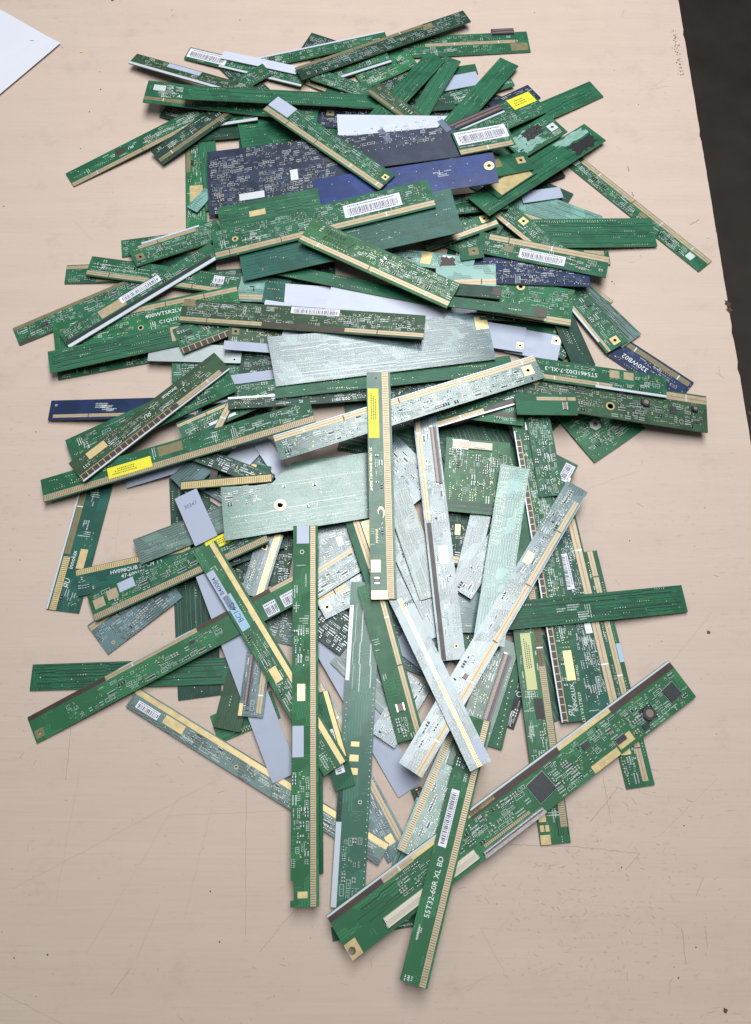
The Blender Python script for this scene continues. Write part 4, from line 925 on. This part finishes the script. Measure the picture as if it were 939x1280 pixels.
# ------------------------------------------------------------------ table, floor, paper
def wood():
    m, n, p = nt('birch_laminate'); L = n.links.new; N = n.nodes.new
    tc = N('ShaderNodeTexCoord')
    def mapn(sx, sy, rot=0):
        q = N('ShaderNodeMapping'); q.inputs['Scale'].default_value = (sx, sy, 1); q.inputs['Rotation'].default_value = (0, 0, rot); L(tc.outputs['Object'], q.inputs['Vector']); return q.outputs[0]
    def noise(vec, s, d, rough=.5, dist=0):
        q = N('ShaderNodeTexNoise'); q.inputs['Scale'].default_value = s; q.inputs['Detail'].default_value = d; q.inputs['Roughness'].default_value = rough; q.inputs['Distortion'].default_value = dist; L(vec, q.inputs['Vector']); return q.outputs['Fac']
    def ramp(fac, a, b, lo=0., hi=1.):
        q = N('ShaderNodeMapRange'); q.inputs['From Min'].default_value = a; q.inputs['From Max'].default_value = b; q.inputs['To Min'].default_value = lo; q.inputs['To Max'].default_value = hi; q.clamp = True; L(fac, q.inputs['Value']); return q.outputs['Result']
    def mix(f, a, b):
        q = N('ShaderNodeMix'); q.data_type = 'RGBA'; L(f, q.inputs['Factor'])
        for nm, v in (('A', a), ('B', b)):
            if isinstance(v, tuple): q.inputs[nm].default_value = (*v, 1)
            else: L(v, q.inputs[nm])
        return q.outputs['Result']
    base = mix(ramp(noise(mapn(.8, 11.0), 2.6, 5, .55, .35), .30, .74), (0.575, 0.455, 0.375), (0.542, 0.424, 0.347))
    base = mix(ramp(noise(mapn(5.0, 190.0), 2.0, 4, .65), .48, .72, 0, .32), base, (0.47, 0.36, 0.29))
    base = mix(ramp(noise(mapn(1, 1), 2.4, 5, .6), .45, .75, 0, .35), base, (0.56, 0.43, 0.365))
    base = mix(ramp(noise(mapn(1, 1), 13, 8, .75), .56, .72, 0, .30), base, (0.33, 0.255, 0.21))      # smudges
    base = mix(ramp(noise(mapn(1, 1), 170, 4, .7), .64, .74, 0, .55), base, (0.30, 0.22, 0.18))      # fine dirt
    # scuffs gather where the work is done
    zone = ramp(noise(mapn(1, 1), 5, 2), .42, .60)
    mu = N('ShaderNodeMath'); mu.operation = 'MULTIPLY'; L(zone, mu.inputs[0]); L(ramp(noise(mapn(30, 110, .35), 2.2, 7, .8), .57, .70, 0, .7), mu.inputs[1])
    base = mix(mu.outputs[0], base, (0.30, 0.23, 0.19))
    mu = N('ShaderNodeMath'); mu.operation = 'MULTIPLY'; L(zone, mu.inputs[0]); L(ramp(noise(mapn(110, 25, .2), 2.0, 6, .8), .62, .72, 0, .5), mu.inputs[1])
    base = mix(mu.outputs[0], base, (0.58, 0.48, 0.42))
    L(base, p.inputs['Base Color'])
    L(ramp(noise(mapn(1, 1), 30, 6), .3, .7, .42, .62), p.inputs['Roughness'])
    p.inputs['Specular IOR Level'].default_value = 0.3
    bp = N('ShaderNodeBump'); bp.inputs['Strength'].default_value = .12; bp.inputs['Distance'].default_value = .0004; L(noise(mapn(10, 220), 2, 5), bp.inputs['Height']); L(bp.outputs[0], p.inputs['Normal'])
    return m
M['wood'] = wood()
M['edgeband'] = simple('edge_band', (0.60, 0.50, 0.42), 0.5, var=.15)
M['chipboard'] = simple('bare_chipboard', (0.07, 0.035, 0.02), 0.9, var=.4, vscale=400)
M['scratch'] = simple('scratch_dark', (0.32, 0.245, 0.20), 0.7)
M['scratch2'] = simple('scratch_faint', (0.46, 0.36, 0.30), 0.7)
M['fleck'] = simple('dirt_fleck', (0.075, 0.05, 0.04), 0.8)
M['stain'] = simple('brown_stain', (0.27, 0.17, 0.12), 0.8)
M['inkspot'] = simple('yellow_spot', (0.60, 0.52, 0.16), 0.8)

TR = random.Random(11)
edge = [at(848, 0), at(866, 110), at(884, 214), at(897, 280), at(911, 372), at(924, 455), at(939, 556)]
d = (edge[0] - edge[-1]).normalized()
A0 = edge[-1] - d * 1.3; A1 = edge[0] + d * .9
def edge_pts():
    pts = []; n = 260
    for i in range(n + 1):
        p = A0.lerp(A1, i / n)
        w_ = TR.uniform(-.0003, .0003) - (0.0016 if TR.random() < .04 else 0)
        pts.append((p.x + w_, p.y))
    return pts
ep = edge_pts()
mb = MB()
outline = [(-1.15, ep[0][1])] + ep + [(-1.15, ep[-1][1])]
mb.plate([outline], -0.032, 0.0, M['wood'], M['edgeband'], M['edgeband'])
top = mb.build('table_top', None)
table = bpy.data.objects.new('table', None); COL.objects.link(table); table.location = (0, 0.2, -0.75)
table['label'] = 'worn birch laminate work table carrying the whole heap'; table['category'] = 'table'
top.parent = table; top.matrix_parent_inverse = table.matrix_world.inverted(); top.location = (0, -.2, .75); top.matrix_parent_inverse = Matrix()
def child(mbb, nm):
    if nm == 'leg': o = mbb.build(nm, table); o.location = (0, -.2, .75)
    else: o = mbb.build(nm, top)
    return o
# scratches, flecks and nicks in the laminate
sc = MB()
def stroke(pts, w, mat, z=.00008):
    for (a, b) in zip(pts, pts[1:]):
        p, q = at(*a), at(*b); dd = (q - p); 
        if dd.length < 1e-6: continue
        dd.normalize(); nn = Vector((-dd.y, dd.x, 0)) * w * .36
        sc.face([(p.x - nn.x, p.y - nn.y, z), (q.x - nn.x, q.y - nn.y, z), (q.x + nn.x, q.y + nn.y, z), (p.x + nn.x, p.y + nn.y, z)], M[mat])
def wob(a, b, n=14, amp=.8):
    return [(a[0] + (b[0] - a[0]) * i / n + TR.uniform(-amp, amp) * (0 < i < n), a[1] + (b[1] - a[1]) * i / n + TR.uniform(-amp, amp) * (0 < i < n)) for i in range(n + 1)]
k_ = 0
for a, b, w, mt in [((100, 960), (70, 1126), .0006, 'scratch2'), ((15, 1112), (265, 978), .0006, 'scratch2'), ((225, 995), (108, 1192), .0006, 'scratch2'), ((308, 985), (307, 1170), .0006, 'scratch'),
    ((366, 1140), (325, 1190), .0005, 'scratch'), ((139, 1243), (164, 1210), .0005, 'scratch'), ((639, 1056), (720, 1058), .0006, 'scratch'), ((720, 1058), (800, 1067), .0006, 'scratch'), ((800, 1068), (782, 1087), .0006, 'scratch'),
    ((898, 972), (823, 1046), .0006, 'scratch2'), ((852, 1160), (858, 1206), .0008, 'scratch'), ((882, 1157), (884, 1184), .0007, 'scratch'), ((880, 1096), (870, 1120), .0005, 'scratch'), ((754, 970), (764, 1030), .0006, 'scratch'),
    ((772, 985), (738, 1028), .0006, 'scratch'), ((93, 870), (82, 975), .0006, 'scratch'), ((150, 640), (140, 720), .0005, 'scratch2'), ((890, 765), (838, 830), .0005, 'scratch2'), ((650, 640), (800, 588), .0005, 'scratch2'),
    ((92, 275), (115, 300), .0008, 'scratch2'), ((250, 830), (330, 990), .0004, 'scratch2'), ((0, 1240), (80, 1280), .0006, 'scratch2'), ((265, 1010), (230, 1150), .0005, 'scratch2'), ((200, 1130), (170, 1200), .0005, 'scratch2'),
    ((810, 112), (835, 108), .0005, 'scratch2'), ((780, 12), (778, 22), .0006, 'scratch'), ((816, 110), (834, 96), .0004, 'scratch2'), ((863, 281), (874, 275), .0012, 'stain'), ((790, 240), (792, 246), .0008, 'fleck'), ((785, 208), (786, 214), .0008, 'fleck'),
    ((600, 1160), (640, 1230), .0004, 'scratch2'), ((470, 1090), (465, 1180), .0004, 'scratch2'), ((210, 1020), (420, 1010), .0003, 'scratch2'), ((560, 1245), (620, 1215), .0005, 'scratch2'), ((620, 1170), (640, 1140), .0004, 'scratch2')]:
    stroke(wob(a, b), w, mt, .00008 + .000004 * k_); k_ += 1
for i in range(330):                       # short scuffs gathered on the near right side
    x, y = TR.gauss(740, 70), TR.gauss(1130, 60)
    if y > 1278: continue
    an = TR.gauss(0, 1.1); l_ = TR.uniform(1.5, 7)
    stroke([(x, y), (x + l_ * math.cos(an), y + l_ * math.sin(an))], TR.uniform(.0002, .0007), 'scratch2', .00055 + .0000001 * i)
for i in range(150):                       # short scuffs
    x, y = (TR.uniform(560, 930), TR.uniform(960, 1275)) if i < 90 else (TR.uniform(5, 560), TR.uniform(880, 1275)) if i < 125 else (TR.uniform(650, 900), TR.uniform(40, 900))
    an = TR.gauss(0, .9); l_ = TR.uniform(2, 12)
    stroke([(x, y), (x + l_ * math.cos(an), y + l_ * math.sin(an))], TR.uniform(.0002, .0005), TR.choice(('scratch', 'scratch2', 'scratch2')), .00024 + .000002 * i)
def blob(x, y, r, mat, z):
    p = at(x, y); n = 9; sc.face([(p.x + r * TR.uniform(.5, 1) * math.cos(2*math.pi*i/n), p.y + r * TR.uniform(.4, 1) * math.sin(2*math.pi*i/n), z) for i in range(n)], M[mat])
for i, (x, y, r) in enumerate([(141, 0, .004), (886, 791, .0032), (907, 1263, .003), (215, 13, .001), (216, 20, .001), (126, 112, .0016), (125, 90, .001), (112, 140, .0012), (101, 186, .001), (78, 60, .0014), (5, 258, .0014), (300, 25, .001), (668, 16, .001), (798, 131, .001), (671, 158, .001), (768, 88, .0008), (881, 635, .001), (787, 676, .001), (780, 853, .0012), (855, 1032, .001), (765, 352, .0013), (768, 355, .001), (25, 700, .001), (45, 540, .001), (18, 1197, .001), (60, 1193, .0012), (263, 1114, .001), (275, 1177, .0012), (848, 1222, .0012), (870, 1184, .001), (777, 1084, .001)]):
    blob(x, y, r, 'fleck', .0006 + .000003 * i)
for i in range(170):
    x, y = TR.uniform(0, 900), TR.uniform(0, 1278); blob(x, y, TR.uniform(.00025, .0007), TR.choice(('fleck', 'stain')), .0007 + .000001 * i)
blob(102, 65, .003, 'inkspot', .00089)
for i in range(60):                       # rusty scrape near the right table edge
    t_ = i / 60; x = 842 + 10 * t_ + TR.gauss(0, 2.2); y = 38 + 58 * t_ + TR.uniform(-3, 3); blob(x, y, TR.uniform(.0005, .0016), 'stain', .0009 + .000001 * i)
child(sc, 'surface_scratches')
nk = MB()
NK = []
for x, y, r in [(909, 379, .006), (912, 388, .005), (937, 516, .003), (896, 289, .0025)]:
    p = at(x, y); NK.append([(p.x + r * TR.uniform(.35, 1) * math.cos(2*math.pi*i/14), p.y + 1.5 * r * TR.uniform(.4, 1) * math.sin(2*math.pi*i/14)) for i in range(14)])
for lp in NK: nk.plate([lp], -.001, .0004, M['chipboard'], M['chipboard'])
child(nk, 'chipped_edge')
for sx, sy in ((-1.05, -.62), (-1.05, 1.55), (.1, 1.55), (.25, -.62)):
    lg = MB(); lg.box(sx - .03, sx + .03, sy - .03, sy + .03, -.75, -.033, M['black'], ch=.002); child(lg, 'leg')

fl = simple('floor_dark', (0.034, 0.025, 0.019), 0.7, var=.6, vscale=9)
g = MB(); g.quad(-4, 4, -4, 5, -0.75, fl); fo = g.build('floor'); fo['kind'] = 'structure'

# sheet of paper at the upper left
pm = simple('paper', (0.66, 0.66, 0.72), 0.6, var=.03, vscale=8)
pg = MB(); pa = [at(0, 12), at(77, 56), at(0, 121), at(-160, 60)]
c0 = (pa[0] + pa[1] + pa[2] + pa[3]) / 4
n_ = 8
rows = []
for i in range(n_ + 1):
    row = []
    for j in range(n_ + 1):
        p = pa[0].lerp(pa[1], i / n_).lerp(pa[3].lerp(pa[2], i / n_), j / n_)
        row.append((p.x - c0.x, p.y - c0.y, .0008 + .0035 * max(0, i / n_ - .7) ** 2 * 8))
    rows.append(row)
for i in range(n_):
    for j in range(n_): pg.face([rows[i][j], rows[i][j+1], rows[i+1][j+1], rows[i+1][j]], pm)
pg2 = []
sheet = pg.build('sheet_of_paper'); sheet.location = (c0.x, c0.y, 0)
sol = sheet.modifiers.new('thickness', 'SOLIDIFY'); sol.thickness = .0003; sol.offset = 1
sheet['label'] = 'white sheet of paper lying at the upper left corner of the table'; sheet['category'] = 'paper'
pm2 = MB(); q = at(40, 52); pm2.quad(q.x - c0.x - .003, q.x - c0.x + .004, q.y - c0.y, q.y - c0.y + .0006, .0016, M['ink']); o = pm2.build('printed_mark', sheet)

# ------------------------------------------------------------------ drop the boards, lowest first, then build them
REGION_SHIFT = SHIFT if 'SHIFT' in globals() else None
order = sorted(BOARDS, key=lambda b: (b[0], b[1]))
for s in order:
    pose = settle(s)
    build(s, pose)
print('boards', len(order), 'max height', round(float(HF.max()), 4))

# ------------------------------------------------------------------ light
w = bpy.data.worlds.new('World'); scene.world = w; w.use_nodes = True
bg = w.node_tree.nodes['Background']; bg.inputs[0].default_value = (0.80, 0.88, 1.0, 1); bg.inputs[1].default_value = 0.10
def lamp(name, loc, sx, sy, power, col, tgt=None):
    l = bpy.data.lights.new(name, 'AREA'); l.shape = 'RECTANGLE'; l.size = sx; l.size_y = sy; l.energy = power; l.color = col
    o = bpy.data.objects.new(name, l); COL.objects.link(o); o.location = loc
    if tgt:
        dd = Vector(tgt) - Vector(loc); o.rotation_euler = dd.to_track_quat('-Z', 'Y').to_euler()
    return o
lamp('ceiling_light', (0.20, 1.15, 2.1), 0.95, 2.2, 72, (0.94, 0.975, 1.0))
lamp('ceiling_light', (-1.7, 1.4, 2.1), 0.5, 1.5, 7, (0.97, 0.985, 1.0))
vs = scene.view_settings
vs.view_transform = 'Standard'; vs.look = 'None'; vs.exposure = 0.06; vs.gamma = 1.0
